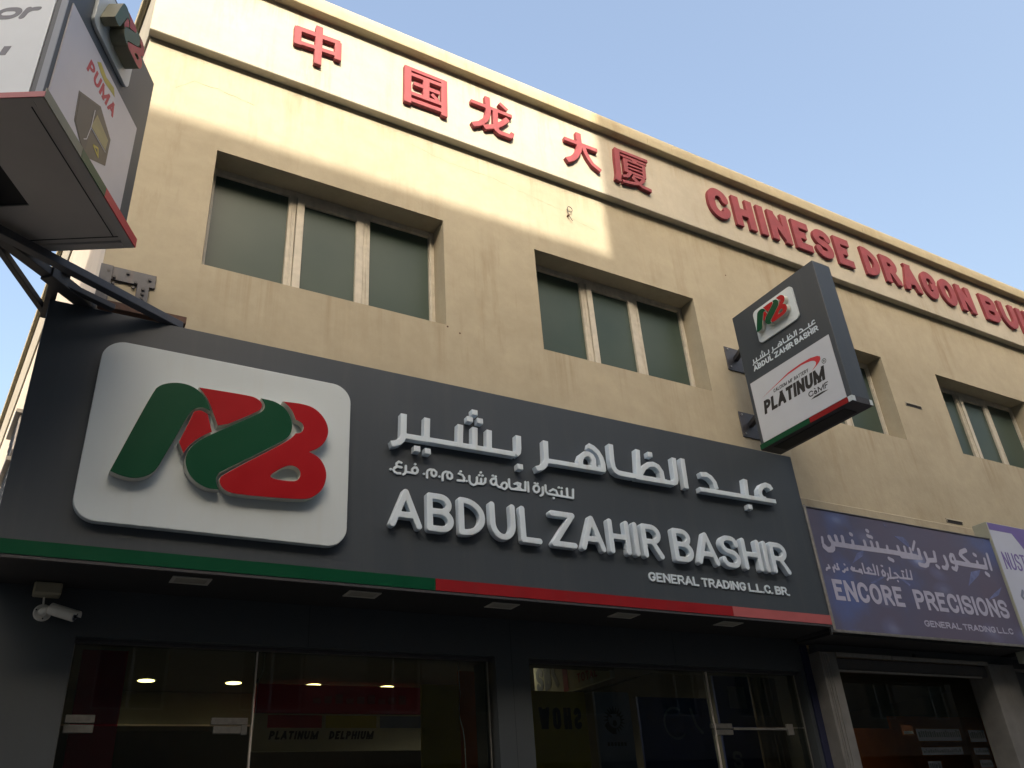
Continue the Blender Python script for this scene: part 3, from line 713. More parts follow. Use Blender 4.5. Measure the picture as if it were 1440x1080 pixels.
 'logo': {'green_a':[[0.3405,3.6713,1],[0.504,4.2368,0],[0.5352,4.2809,0],[0.5816,4.3078,0],[0.6365,4.3229,0],[0.6938,4.3233,0],[0.747,4.3074,0],[0.7961,4.272,0],[0.8307,4.2275,0],[0.8559,4.1601,1],[0.8167,4.1763,0],[0.7787,4.1716,0],[0.748,4.1505,0],[0.7302,4.1173,0],[0.697,4.026,0],[0.6607,3.9189,0],[0.6161,3.7924,0],[0.5989,3.7416,0],[0.5723,3.6927,0],[0.5277,3.6603,0],[0.4726,3.6427,0],[0.4012,3.649,0]],'red_a':[[0.7564,4.1432,1],[0.7954,4.16,0],[0.84,4.1389,1],[0.8782,4.0203,1],[0.8214,3.9793,0],[0.7729,3.9302,0],[0.7442,3.8882,0],[0.727,3.8457,1],[0.6915,3.9173,1],[0.7312,4.0543,0]],'red_b':[[0.7654,4.316,1],[1.0704,4.324,0],[1.1328,4.3167,0],[1.1725,4.2856,0],[1.1728,4.2465,0],[1.1478,4.2151,0],[0.9709,4.0924,1],[0.908,4.0686,1],[0.8574,4.183,0],[0.8242,4.252,0]],'green_b':[[1.1602,4.3192,1],[1.251,4.3176,0],[1.3241,4.2818,0],[1.3709,4.2153,0],[1.384,4.1397,0],[1.3655,4.0746,0],[1.3132,4.0241,0],[0.9497,3.7553,1],[0.9329,3.7219,0],[0.9399,3.6772,0],[0.9609,3.6429,1],[0.8953,3.639,0],[0.8246,3.667,0],[0.7725,3.7168,0],[0.7426,3.7854,0],[0.7426,3.8483,0],[0.7723,3.913,0],[0.8287,3.9704,0],[1.1231,4.1825,0],[1.1811,4.228,0],[1.1928,4.2741,0]],'red_c':[[1.3042,4.3254,1],[1.4356,4.3364,0],[1.524,4.3222,0],[1.5977,4.2594,0],[1.634,4.1705,0],[1.6113,4.0799,0],[1.5603,4.0199,0],[1.5046,3.9889,1],[1.5701,3.9648,0],[1.6159,3.9039,0],[1.6319,3.8312,0],[1.6089,3.7388,0],[1.5487,3.6749,0],[1.4742,3.6459,0],[1.066,3.6261,0],[1.0016,3.6377,0],[0.9631,3.6709,0],[0.9516,3.7108,0],[0.9685,3.7442,0],[1.3273,4.0191,0],[1.3866,4.0753,0],[1.4057,4.1081,1],[1.4408,4.1161,0],[1.4601,4.1539,0],[1.4466,4.1906,0],[1.4,4.2052,1],[1.3748,4.2666,0],[1.3367,4.3066,0]],'red_c_hole':[[1.2598,3.7774,0],[1.2717,3.798,0],[1.3515,3.8617,0],[1.3988,3.8752,0],[1.4428,3.8585,0],[1.456,3.8221,0],[1.4456,3.7852,0],[1.4125,3.7642,0],[1.2905,3.7618,0]]},
 'swoosh': [[5.1405,5.4479],[4.9632,5.4936],[4.7615,5.5424],[4.5944,5.5547],[4.472,5.55],[4.3915,5.5303],[4.3638,5.5096],[4.3652,5.4836],[4.3875,5.4614],[4.4234,5.4428],[4.4915,5.4183],[4.4334,5.452],[4.4215,5.4761],[4.4358,5.4993],[4.4732,5.5182],[4.5315,5.5283],[4.5919,5.5339],[4.7666,5.5255],[4.9653,5.4867]],
}

def settle(root):
    """children were modelled in world metres: shift them into the root's frame"""
    for ch in [o for o in col.objects if o.parent == root]:
        ch.location = ch.location - root.location
    return root

def wall_holes(name, x0, x1, z0, z1, y0, y1, holes, mt, parent):
    xs = sorted({x0, x1} | {h[0] for h in holes} | {h[1] for h in holes})
    zs = sorted({z0, z1} | {h[2] for h in holes} | {h[3] for h in holes})
    bm = bmesh.new()
    V = {}
    def v(x, y, z):
        k = (round(x, 5), round(y, 5), round(z, 5))
        if k not in V: V[k] = bm.verts.new(k)
        return V[k]
    def inh(i, j):
        if i < 0 or j < 0 or i >= len(xs) - 1 or j >= len(zs) - 1: return True
        cx, cz = (xs[i] + xs[i + 1]) / 2, (zs[j] + zs[j + 1]) / 2
        return any(h[0] < cx < h[1] and h[2] < cz < h[3] for h in holes)
    for i in range(len(xs) - 1):
        for j in range(len(zs) - 1):
            if inh(i, j): continue
            a, b, c, d = xs[i], xs[i + 1], zs[j], zs[j + 1]
            bm.faces.new([v(a, y0, c), v(b, y0, c), v(b, y0, d), v(a, y0, d)])
            bm.faces.new([v(a, y1, d), v(b, y1, d), v(b, y1, c), v(a, y1, c)])
            if inh(i - 1, j): bm.faces.new([v(a, y1, c), v(a, y0, c), v(a, y0, d), v(a, y1, d)])
            if inh(i + 1, j): bm.faces.new([v(b, y0, c), v(b, y1, c), v(b, y1, d), v(b, y0, d)])
            if inh(i, j - 1): bm.faces.new([v(a, y1, c), v(b, y1, c), v(b, y0, c), v(a, y0, c)])
            if inh(i, j + 1): bm.faces.new([v(a, y0, d), v(b, y0, d), v(b, y1, d), v(a, y1, d)])
    me = bpy.data.meshes.new(name)
    bm.to_mesh(me); bm.free()
    me.materials.append(mt)
    return link(bpy.data.objects.new(name, me), parent)

# ================================================================== setting
o = MB().quad((-400, -400, -0.12), (400, -400, -0.12), (400, 400, -0.12), (-400, 400, -0.12)).build('ground', M['ground']); tag(o, kind='structure')
o = MB().box(-60, 70, -6.2, 1.8, -0.20, -0.10).build('road', M['asphalt']); tag(o, kind='structure')
o = MB().box(-60, 70, 1.95, 20.0, -0.3, 0.0).build('pavement', M['paver']); tag(o, kind='structure')
o = MB().box(-60, 70, -8.2, -6.35, -0.3, 0.0).build('pavement', M['paver']); tag(o, kind='structure')
for y in (1.80, -6.35):
    o = MB().box(-60, 70, y, y + 0.15, -0.3, 0.012).build('kerb', M['kerb']); tag(o, kind='structure')
mb = MB()
for i in range(20): mb.box(-58 + i * 6, -55 + i * 6, -2.26, -2.14, -0.0999, -0.096)
tag(mb.build('road_marking', M['paint']), kind='structure')

# ================================================================== the cream building
WIN = [0.76, 3.88, 7.07, 10.29, 13.45]
WW, WZ0, WZ1 = 2.10, 5.715, 6.905
B = empty('commercial_building', (6.0, 5.6, 0))
tag(B, 'cream rendered two-storey building with frieze band, cornice and recessed three-light windows', 'building')
holes = [(x, x + WW, WZ0, WZ1) for x in WIN]
wall_holes('front_wall', 0.095, 18.0, 3.17, 8.97, 5.6, 5.95, holes, M['wall'], B)
sa = R(-4.6)
sd = Vector((math.sin(sa), math.cos(sa), 0)); sn = Vector((-math.cos(sa), math.sin(sa), 0))
cA = Vector((0.095, 5.6, 0))
def side_slab(off, back, z0, z1, u0=0.0, u1=15.0):
    a, b = cA + sn * off + sd * u0, cA + sn * off + sd * u1
    c, d = cA - sn * back + sd * u1, cA - sn * back + sd * u0
    return [Vector((p.x, p.y, z)) for z in (z0, z1) for p in (a, d, c, b)]
o = MB().hexa(side_slab(0.0, 0.25, -0.1, 8.97, 0.001)).build('side_wall', M['side'], B); tag(o, 'pinkish side wall running back from the corner')
# frieze band, front and side
mb = MB()
f0 = 0.075
mb.box(f0, 18.0, 5.51, 5.599, 7.938, 8.915)
mb.build('frieze_band', M['band'], B, bevel=0.006)
MB().hexa(side_slab(0.02, -0.001, 7.938, 8.915, -0.001)).build('frieze_band', M['band'], B, bevel=0.004)
# cornice with a rounded upper edge
prof = [(5.60, 8.907), (5.415, 8.907), (5.411, 8.920), (5.410, 9.005), (5.413, 9.045), (5.422, 9.085), (5.438, 9.117), (5.460, 9.140), (5.488, 9.152), (5.60, 9.156)]
bm = bmesh.new()
ra = [bm.verts.new((0.035, y, z)) for y, z in prof]; rb = [bm.verts.new((18.0, y, z)) for y, z in prof]
for i in range(len(prof)):
    j = (i + 1) % len(prof)
    bm.faces.new([ra[i], rb[i], rb[j], ra[j]])
bm.faces.new(ra[::-1]); bm.faces.new(rb)
bmesh.ops.recalc_face_normals(bm, faces=bm.faces)
me = bpy.data.meshes.new('cornice'); bm.to_mesh(me); bm.free(); me.materials.append(M['cornice'])
link(bpy.data.objects.new('cornice', me), B)
MB().hexa(side_slab(0.075, -0.001, 8.907, 9.150, -0.03)).build('cornice', M['cornice'], B, bevel=0.03, seg=3)
for x_, a_, b_ in ((5.55, 8.93, 9.02), (5.93, 8.915, 9.03), (9.4, 8.92, 9.0), (3.1, 8.95, 9.03)):
    MB().bar((x_, 5.4095, a_), (x_ + .012, 5.4095, b_), .003, .0012).build('crack', M['crack'], B)
hx = side_slab(0.0, 0.0, 8.99, 9.18)
o = MB()
o.hexa([Vector((0.11, 5.61, 8.975)), Vector((18, 5.61, 8.975)), Vector((18, 20, 8.975)), Vector((-1.0, 20, 8.975)), Vector((0.11, 5.61, 9.14)), Vector((18, 5.61, 9.14)), Vector((18, 20, 9.14)), Vector((-1.0, 20, 9.14))])
o.build('roof_slab', M['side'], B)
MB().box(-0.9, 18, 19.7, 20.0, 0, 8.97).build('rear_wall', M['side'], B)
MB().box(17.75, 18, 5.96, 19.7, 0, 8.97).build('side_wall', M['side'], B)
MB().box(0.40, 17.7, 5.96, 19.6, 3.75, 3.95).build('floor_slab', M['side'], B)
# small things on the render: drain slots, fixing holes, cracks
for x, z in ((9.385, 6.262), (9.43, 4.70)):
    s = empty('drain_slot', (x + .15, 5.6, z), parent=B)
    mb = MB(); mb.box(-.16, .16, -0.012, 0.0, 0.012, 0.026); mb.box(-.16, -.152, -0.012, 0.0, -.018, 0.012); mb.box(.152, .16, -0.012, 0.0, -.018, 0.012)
    mb.build('slot_lip', M['band'], s)
    MB().box(-.15, .15, -0.004, -0.0005, -.026, 0.012).build('slot_mouth', M['black'], s)
for x, z in ((6.60, 7.42), (8.23, 7.14), (8.60, 7.01), (2.87, 5.70), (2.99, 5.66)):
    MB().tube([(x, 5.597, z), (x, 5.602, z)], 0.009, 8).build('fixing_hole', M['rust'], B)
def crack(pts, w=0.0022):
    mb = MB()
    rnd = random.Random(3)
    P = [Vector((x, 5.5988, z)) for x, z in pts]
    Q = []
    for a, b in zip(P, P[1:]):
        n = max(2, int((b - a).length / 0.05))
        for i in range(n): Q.append(a.lerp(b, i / n) + Vector((0, 0, rnd.uniform(-.008, .008))))
    for a, b in zip(Q, Q[1:]):
        t = w * rnd.uniform(.3, 1.2)
        mb.quad(a - Vector((0, 0, t)), b - Vector((0, 0, t)), b + Vector((0, 0, t)), a + Vector((0, 0, t)))
    mb.build('crack', M['crack'], B)
crack([(2.50, 7.76), (2.95, 7.68), (3.45, 7.68), (3.95, 7.60), (4.36, 7.55)])
crack([(4.40, 7.50), (4.55, 7.46), (4.75, 7.44)])
crack([(0.36, 7.45), (0.50, 7.60), (0.70, 7.60), (0.95, 7.56), (1.08, 7.55)], 0.003)
# windows: frame > mullions, panes
def make_window():
    w = empty('window')
    m = MB()
    y0, y1 = 0.215, 0.27
    m.box(0.0, 0.052, y0, y1, 0, 1.19); m.box(2.048, 2.10, y0, y1, 0, 1.19)
    m.box(0.052, 2.048, y0, y1, 1.13, 1.19); m.box(0.052, 2.048, y0, y1, 0, 0.045)
    m.box(0.685, 0.752, y0 - .004, y1, 0.045, 1.13); m.box(1.383, 1.448, y0 - .004, y1, 0.045, 1.13)
    m.box(0.03, 0.045, y0 - .012, y0, 0.02, 1.17); m.box(2.055, 2.07, y0 - .012, y0, 0.02, 1.17)
    m.box(0.712, 0.724, y0 - .012, y0 - .004, 0.045, 1.13); m.box(1.410, 1.422, y0 - .012, y0 - .004, 0.045, 1.13)
    m.build('frame', M['frame'], w, bevel=0.003)
    s = MB(); yb = y0 - 0.018
    s.box(0.757, 0.824, yb, y1 - .01, 0.05, 1.125); s.box(1.311, 1.378, yb, y1 - .01, 0.05, 1.125)
    s.box(0.824, 1.311, yb, y1 - .01, 1.06, 1.125); s.box(0.824, 1.311, yb, y1 - .01, 0.05, 0.11)
    s.build('sash', M['frame'], w, bevel=0.003)
    for a, b in ((0.053, 0.684), (1.449, 2.047)):
        MB().box(a, b, y0 + .028, y0 + .034, 0.046, 1.129).build('pane', M['pane'], w)
    MB().box(0.825, 1.310, y0 + .012, y0 + .018, 0.111, 1.059).build('pane', M['pane'], w)
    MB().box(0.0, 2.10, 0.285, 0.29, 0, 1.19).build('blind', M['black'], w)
    return w
w0 = make_window()
w0.parent = B
def copy_tree(o, parent):
    c = o.copy(); link(c, parent)
    for ch in [x for x in col.objects if x.parent == o]: copy_tree(ch, c)
    return c
for i, x in enumerate(WIN):
    w = w0 if i == 0 else copy_tree(w0, B)
    w.location = (x, 5.6, WZ0)
settle(B)

# curl of wire left in the wall
wr = MB()
wc = Vector((4.375, 5.585, 7.53))
pts = [Vector((4.40, 5.58, 7.44)), Vector((4.355, 5.575, 7.50)), Vector((4.345, 5.57, 7.545))]
for k in range(13):
    t = R(180 - k * 30)
    pts.append(Vector((4.378 + 0.033 * math.cos(t), 5.57 + 0.001 * k, 7.59 + 0.033 * math.sin(t))))
wr.tube(pts, 0.0045, 6)
o = wr.build('wire_stub', M['dsteel']); tag(o, 'dark curl of leftover wire sticking out of the sunlit wall between two windows', 'wire')
MB().tube([(4.353, 5.602, 7.50), (4.353, 5.565, 7.50)], 0.011, 8).build('wall_plug', M['rust'], o)

# ================================================================== building name in raised letters
CN = empty('chinese_name_lettering', (3.4, 5.51, 8.25))
tag(CN, 'raised red Chinese characters fixed on the sunlit frieze band', 'sign')
for i, g in enumerate(SHAPES['cn']):
    loops = outline(g, 0.0052)
    if i == 2: loops += outline(SHAPES['cn_dot'][0], 0.0052)
    solid('character', loops, 5.51, 0.048, M['rletter'], CN, 0.002)
settle(CN)
EN = empty('english_name_lettering', (10.5, 5.51, 8.2))
tag(EN, 'raised red capitals CHINESE DRAGON BUILDING on the shaded frieze band', 'sign')
for wd, xa, xb in (('CHINESE', 6.455, 9.055), ('DRAGON', 9.30, 11.785), ('BUILDING', 12.03, 15.25)):
    letters('letter', layout(wd, xa, 8.205, 0.482, 0.118, 'f', xb - xa, 0.078, res=0.0085), 5.51, 0.042, M['rletter'], EN, 0.002)
settle(EN)

# ================================================================== brand logo, used on three signs
LOGO_PARTS = (('green_a', 'green'), ('red_a', 'red'), ('red_b', 'red'), ('green_b', 'green'), ('red_c', 'red'))
# ================================================================== main fascia sign
X0, X1, Y0 = -0.161, 6.335, 5.10
S = empty('shop_fascia_sign', (3.1, 5.1, 3.16))
tag(S, 'long charcoal fascia sign reading ABDUL ZAHIR BASHIR with green and red emblem', 'sign')
MB().box(X0, X1, Y0, 5.595, 3.166, 4.80).build('sign_box', M['acp'], S, bevel=0.003)
MB().box(X0 + .004, X1 - .004, Y0 + .012, 5.64, 3.1505, 3.1655).build('soffit_panel', M['soffit'], S)
MB().box(X0, X1, Y0 - .004, Y0 + .012, 3.150, 3.1655).build('bottom_trim', M['dsteel'], S)
for a, b, m_ in ((X0, 2.453, 'green'), (2.455, 5.16, 'sred'), (5.162, X1, 'pink')):
    MB().box(a, b, Y0 - .005, Y0 - .0005, 3.171, 3.252).build('stripe', M[m_], S)
MB().tube([(X1 + .019, 5.10, 3.12), (X1 + .019, 5.10, 4.29), (X1 + .019, 5.104, 4.305)], [.0155, .0155, .007], 14).build('edge_trim', M['alu'], S, smooth=False)
for x in (0.79, 1.878, 2.94, 4.03, 5.12):
    d = empty('downlight', (x + .112, 5.25, 3.150), parent=S)
    m = MB(); m.box(-.112, .112, -.066, -.05, -.006, 0); m.box(-.112, .112, .05, .066, -.006, 0); m.box(-.112, -.092, -.05, .05, -.006, 0); m.box(.092, .112, -.05, .05, -.006, 0)
    m.build('rim', M['dl_rim'], d); MB().box(-.092, .092, -.05, .05, -.003, 0).build('lens', M['dl_face'], d)
P = solid('emblem_plate', [rect(.185, 1.80, 3.383, 4.572, .135, 12)], Y0, 0.05, M['white'], S, 0.004)
pl = Vector(P.location)
for k, c in LOGO_PARTS:
    loops = [chaikin(SHAPES['logo'][k])]
    if k == 'red_c': loops.append(chaikin(SHAPES['logo']['red_c_hole']))
    e = solid('emblem_stroke', loops, 5.05, 0.06, M[c], P, 0.003, M['trim'])
    e.location = e.location - pl
for g in SHAPES['arabic_main']:
    solid('letter', outline([[w_ * .92, c_, p_] for w_, c_, p_ in g], 0.0042), Y0, 0.058, M['letter'], S, 0.004)
for g in SHAPES['arabic_small']:
    solid('letter', outline([[w_ * .78, c_, p_] for w_, c_, p_ in g], 0.0024), Y0, 0.010, M['letter'], S)
AB['Z'] = (.95, AB['Z'][1])
for wd, xa, xb in (('ABDUL', 2.098, 3.315), ('ZAHIR', 3.398, 4.475), ('BASHIR', 4.590, 5.910)):
    letters('letter', layout(wd, xa, 3.566, 0.286, 0.0465, 'r', xb - xa, 0.038, res=0.0048), Y0, 0.054, M['letter'], S, 0.005)
letters('letter', layout('GENERAL TRADING L.L.C. BR.', 4.315, 3.392, 0.074, 0.0145, 'f', 1.560, 0.0105, .36, res=0.0017), Y0, 0.010, M['letter'], S)
settle(S)

# ================================================================== blade sign on the right
K = empty('projecting_blade_sign', (6.19, 5.30, 4.93), R(-90))
tag(K, 'charcoal blade sign above the fascia with a white PLATINUM battery panel', 'sign')
MB().box(0, 1.14, 0, .25, .062, 1.58).build('sign_box', M['acp'], K, bevel=0.003)
MB().box(-.004, 1.144, -.012, .262, 0.0, .0615).build('bottom_lip', M['dsteel'], K, bevel=0.002)
for a, b, m_ in ((0.0, .645, 'green'), (.647, 1.102, 'sred'), (1.104, 1.146, 'white')):
    MB().box(a, b, -.017, -.0125, .006, .057).build('stripe', M[m_], K)
MB().box(1.1445, 1.149, -.012, .03, .004, .057).build('end_cap', M['white'], K)
MB().box(1.1445, 1.149, .225, .262, .004, .057).build('end_cap', M['white'], K)
MB().box(.12, 1.0, .04, .21, -.006, -.0005).build('underside_panel', M['black'], K)
po = solid('poster_panel', [rect(.045, 1.088, .068, .738)], 0.0, .006, M['posterw'], K)
def to(parent, o):
    o.location = o.location - parent.location
    o.parent = parent
    return o
u = lambda p: (5.3 - p[0], p[1] - 4.93)
yp = -.006
to(po, solid('swoosh', [[u(p) for p in SHAPES['swoosh']]], yp, .001, M['redp_print'], po))
to(po, print_text('lettering', layout('PLATINUM', .140, .335, .142, .034, 'f', .785, .008, slant=.17, res=.0028), yp, M['fabric_black'], po, .001))
to(po, print_text('lettering', layout('CALCIUM MF BATTERY', .312, .500, .036, .0062, 'f', .455, .004, .45, slant=.17, res=.0009), yp, M['fabric_black'], po, .001))
lay = layout('C', .700, .250, .056, .010, 'r', .058, .006) + layout('a', .766, .250, .054, .0095, 'r', .040, .006) + layout('MF', .814, .250, .056, .0095, 'f', .125, .008, slant=.1) + [('`', [[(.775, .312), (.783, .316), (.797, .299), (.790, .296)]])]
to(po, print_text('lettering', lay, yp, M['fabric_black'], po, .001))
to(po, solid('swoosh', [[(.715, .222), (.76, .236), (.86, .238), (.93, .226), (.88, .222), (.80, .217)]], yp, .001, M['fabric_black'], po))
th = [R(a) for a in range(0, 360, 20)]
ring = [(.965 + .026 * math.cos(t), .513 + .026 * math.sin(t)) for t in th]; ring2 = [(.965 + .0205 * math.cos(t), .513 + .0205 * math.sin(t)) for t in th]
to(po, solid('registered_mark', [ring, ring2] + [[(x, z) for x, z in lp] for c, ls in layout('R', .955, .501, .024, .0045, 'f', .02) for lp in ls], yp, .001, M['fabric_black'], po))
pl2 = solid('emblem_plate', [rect(.297, .845, 1.078, 1.470, .05, 8)], 0.0, .018, M['white'], K, .002)
for k, c in LOGO_PARTS:
    tf = lambda L: chaikin([((x - .185) * .338 + .287, (z - 3.383) * .329 + 1.090, f) for x, z, f in L])
    loops = [tf(SHAPES['logo'][k])]
    if k == 'red_c': loops.append(tf(SHAPES['logo']['red_c_hole']))
    to(pl2, solid('emblem_stroke', loops, -.018, .055, M[c], pl2, 0.001, M['trim']))
for g in SHAPES['arabic_main']:
    solid('letter', outline(moved(g, 2.09, 4.262, .2245, .2245, .128, .934), .0016), 0.0, .003, M['letter'], K)
letters('letter', layout('ABDUL ZAHIR BASHIR', .130, .842, .060, .0125, 'f', .868, .0065, .30, res=.0018), 0.0, .003, M['letter'], K)
# far face carries the same white panel
po2 = MB().box(.045, 1.088, .2505, .256, .068, .738).build('poster_panel', M['posterw'], K)
MB().box(.297, .845, .2505, .268, 1.078, 1.470).build('emblem_plate', M['white'], K, bevel=.002)

# wall fixings of the blade sign
F_ = empty('blade_sign_wall_mount', (6.44, 5.6, 5.2))
tag(F_, 'grey steel post and bolted wall plates carrying the blade sign beside the window', 'bracket')
MB().box(6.30, 6.36, 5.335, 5.395, 5.20, 6.32).build('post', M['alu'], F_, bevel=.003)
for z in (5.238, 6.052):
    p = empty('wall_plate', (0, 0, 0), parent=F_)
    MB().box(6.295, 6.585, 5.588, 5.5995, z, z + .295).build('plate', M['steel'], p, bevel=.002)
    mb = MB()
    for x in (6.33, 6.55):
        for zz in (z + .035, z + .26): mb.tube([(x, 5.5875, zz), (x, 5.575, zz)], .011, 6)
    mb.build('bolts', M['bolt'], p)
    MB().bar((6.43, 5.588, z + .15), (6.33, 5.36, z + .15), .05, .05).build('arm', M['dsteel'], p)
settle(F_)

# ================================================================== square box sign on the left
A = Vector((-0.336, 3.495, 4.90))
L = empty('box_sign', tuple(A), math.atan2(.873, .488))
tag(L, 'large four-sided box sign overhead at left with a blurred battery poster', 'sign')
BW = 1.06; i0 = .03
MB().box(i0, BW, i0, BW, .036, 1.30).build('sign_box', M['acp'], L, bevel=.004)
mb = MB(); hx0, hx1 = .43, .757
mb.box(0, 1.15, 0, .055, 0, .035); mb.box(0, 1.15, 1.095, 1.15, 0, .035); mb.box(0, .055, .055, 1.095, 0, .035); mb.box(1.095, 1.15, .055, 1.095, 0, .035)
mb.build('bottom_rim', M['lightgrey'], L, bevel=.002)
mb = MB(); mb.box(.060, 1.090, .060, hx0, .012, .030); mb.box(.060, 1.090, hx1, 1.090, .012, .030); mb.box(.060, hx0, hx0, hx1, .012, .030); mb.box(hx1, 1.090, hx0, hx1, .012, .030)
mb.build('underside_panel', M['lightgrey'], L)
MB().box(hx0 + .002, hx1 - .002, hx0 + .002, hx1 - .002, .020, .032).build('mounting_recess', M['black'], L)
for a, b, m_ in ((0.0, .40, 'olive'), (.402, .70, 'green'), (.702, 1.15, 'redp_print')):
    MB().box(a, b, -.006, -.0005, .002, .066).build('rim_stripe', M[m_], L)
MB().box(-.006, -.0005, -.006, 1.15, .002, .037).build('rim_stripe', M['pink'], L)
# right-hand face
yf = i0
pw = solid('poster_panel', [rect(.06, .945, .075, .775)], yf, .006, M['posterl'], L)
yp = yf - .006
bz = -4.90
hexp = [(.290, 5.275), (.312, 5.08), (.466, 4.978), (.69, 5.12), (.685, 5.315), (.515, 5.40)]
to(pw, solid('battery_picture', [[(x, z + bz) for x, z in hexp]], yp, .001, M['brown_print'], pw))
to(pw, solid('battery_picture', [[(.306, .37), (.326, .185), (.466, .085), (.47, .28), (.45, .34), (.515, .485)]], yp - .001, .001, M['brown2'], pw))
to(pw, solid('battery_picture', [[(.47, .30), (.655, .30), (.66, .385), (.50, .42)]], yp - .001, .0012, M['gold_print'], pw))
to(pw, solid('battery_picture', outline([[.006, 'r', [(.47, .42), (.47, .29), (.655, .292)]], [.005, 'r', [(.47, .29), (.455, .19), (.43, .165)]]], .0012), yp - .0021, .001, M['posterl'], pw))
to(pw, solid('battery_picture', outline([[.012, 'f', [(.53, .22), (.58, .245), (.60, .20), (.53, .22)]]], .002), yp - .001, .001, M['yellow_print'], pw))
to(pw, print_text('lettering', layout('PUMA', .305, .560, .098, .021, 'f', .350, .012, slant=.2), yp, M['redp_print'], pw, .001))
to(pw, solid('leaping_mark', [[(.385, .71), (.42, .745), (.50, .72), (.60, .745), (.63, .70), (.57, .69), (.50, .675), (.44, .685)]], yp, .001, M['yellow_print'], pw))
pe = solid('emblem_plate', [rect(.24, .725, .862, 1.235, .05, 8)], yf, .02, M['white'], L, .002)
for k, c in LOGO_PARTS:
    tf = lambda Q: chaikin([((x - .185) * .30 + .235, (z - 3.383) * .315 + .862, f) for x, z, f in Q])
    loops = [tf(SHAPES['logo'][k])]
    if k == 'red_c': loops.append(tf(SHAPES['logo']['red_c_hole']))
    to(pe, solid('emblem_stroke', loops, yf - .02, .085, M[c], pe, 0.001, M['olive']))
# left-hand face (turned a quarter)
def on_left(o):
    x, y, z = o.location
    o.location = (y, 1.09 - x, z)
    o.rotation_euler = (0, 0, R(-90))
    return o
MB().box(i0 - .0055, i0 - .0005, i0, i0 + .035, .037, 1.299).build('edge_strip', M['greyedge'], L)
MB().box(1.050, 1.056, .05, 1.09, .0095, .0118).build('underside_slit', M['black'], L)
MB().box(.06, 1.049, .085, .090, .0095, .0118).build('underside_slit', M['black'], L)
q = on_left(solid('poster_panel', [rect(.06, 1.03 - .035, .030, 1.25)], i0, .006, M['posterf'], L))
yp = i0 - .006
q2 = print_text('lettering', layout('o', .690, .612, .125, .030, 'r', .130, slant=.35) + layout('r', .825, .612, .125, .030, 'r', .080, slant=.35), yp, M['grey_print'], L, .001)
on_left(q2)
on_left(solid('lettering', [[(.79, .34), (.825, .34), (.842, .405), (.806, .405)]], yp, .001, M['grey_print'], L))
on_left(print_text('lettering', layout('o', .560, .34, .125, .024, 'r', .125, slant=.35), yp, M['grey_print'], L, .001))

# steel arms that carry the box sign
T = empty('box_sign_support_arms', (-.1, 5.0, 4.8))
tag(T, 'dark welded steel arms fanning out under the box sign to the fascia top', 'bracket')
z = 4.845
MB().box(-.65, -.49, 4.33, 4.50, 4.80, 4.92).build('mounting_head', M['dsteel'], T, bevel=.004)
def arm(a, b, w, h, m_='dsteel', dz=0.0):
    MB().bar((a[0], a[1], z + dz), (b[0], b[1], z + dz), w, h).build('arm', M[m_], T, bevel=.003)
arm((-.60, 4.494), (.625, 5.157), .058, .055, 'steel', -.010)
arm((-.56, 4.535), (-.16, 4.92), .070, .055, 'dsteel', .0)
arm((-.20, 4.875), (.055, 5.134), .088, .075, 'dsteel', -.004)
arm((-.55, 4.53), (-.170, 5.345), .038, .045, 'dsteel', -.006)
arm((-.150, 4.905), (-.170, 5.36), .060, .055, 'dsteel', -.008)
arm((-.12, 4.94), (.20, 5.10), .045, .04, 'dsteel', -.012)
arm((.055, 5.134), (.26, 5.58), .05, .05, 'dsteel', 0.0)
MB().box(-.215, -.075, 4.88, 5.01, z + .032, z + .042).build('gusset_plate', M['dsteel'], T)
MB().tube([(.060, 5.138, z - .045), (.060, 5.138, z + .045)], .048, 14).build('pivot', M['dsteel'], T)
settle(T)
W_ = empty('wall_bracket', (.28, 5.6, 5.12))
tag(W_, 'grey bolted steel angle bracket on the wall corner behind the box sign', 'bracket')
MB().box(.088, .462, 5.582, 5.599, 5.378, 5.492).build('cross_plate', M['steel'], W_, bevel=.002)
MB().box(.086, .168, 5.572, 5.5815, 5.10, 5.49).build('leg', M['steel'], W_, bevel=.002)
MB().box(.343, .425, 5.572, 5.5815, 5.10, 5.385).build('leg', M['steel'], W_, bevel=.002)
MB().box(.09, .70, 5.50, 5.597, 5.085, 5.145).build('rail', M['rust'], W_, bevel=.003)
mb = MB()
for x, zz in ((.14, 5.44), (.27, 5.455), (.42, 5.44), (.185, 5.40), (.33, 5.39), (.185, 5.353), (.32, 5.353), (.385, 5.34), (.385, 5.30), (.385, 5.26), (.385, 5.22)):
    y = 5.572 if .343 < x < .425 and zz < 5.37 else 5.582
    if zz < 5.36 and x < .33: y = 5.599
    mb.tube([(x, y, zz), (x, y - .014, zz)], .0115, 6)
mb.build('bolts', M['dsteel'], W_)
settle(W_)

# ================================================================== security camera and junction box
C_ = empty('security_camera', (.161, 5.6, 2.94))
tag(C_, 'small white bullet security camera on a round base beneath the fascia', 'camera')
cx, cz = .163, 2.992
mb = MB(); mb.tube([(cx, 5.5995, cz), (cx, 5.590, cz), (cx, 5.582, cz)], [.049, .049, .044], 24)
d = mb.build('base', M['cctv'], C_, smooth=False)
mb = MB(); mb.tube([(cx, 5.582, cz), (cx + .004, 5.565, cz + .002), (cx + .018, 5.548, cz + .006), (cx + .034, 5.538, cz + .006)], [.027, .024, .02, .018], 16)
mb.build('swivel_arm', M['cctv'], C_, smooth=True)
a, b = Vector((.196, 5.535, 3.002)), Vector((.328, 5.475, 2.952))
dv = (b - a).normalized()
mb = MB(); mb.tube([a - dv * .004, a, a + dv * .01, b - dv * .004, b], [.020, .029, .032, .032, .030], 20)
body = mb.build('housing', M['cctv'], C_, smooth=True)
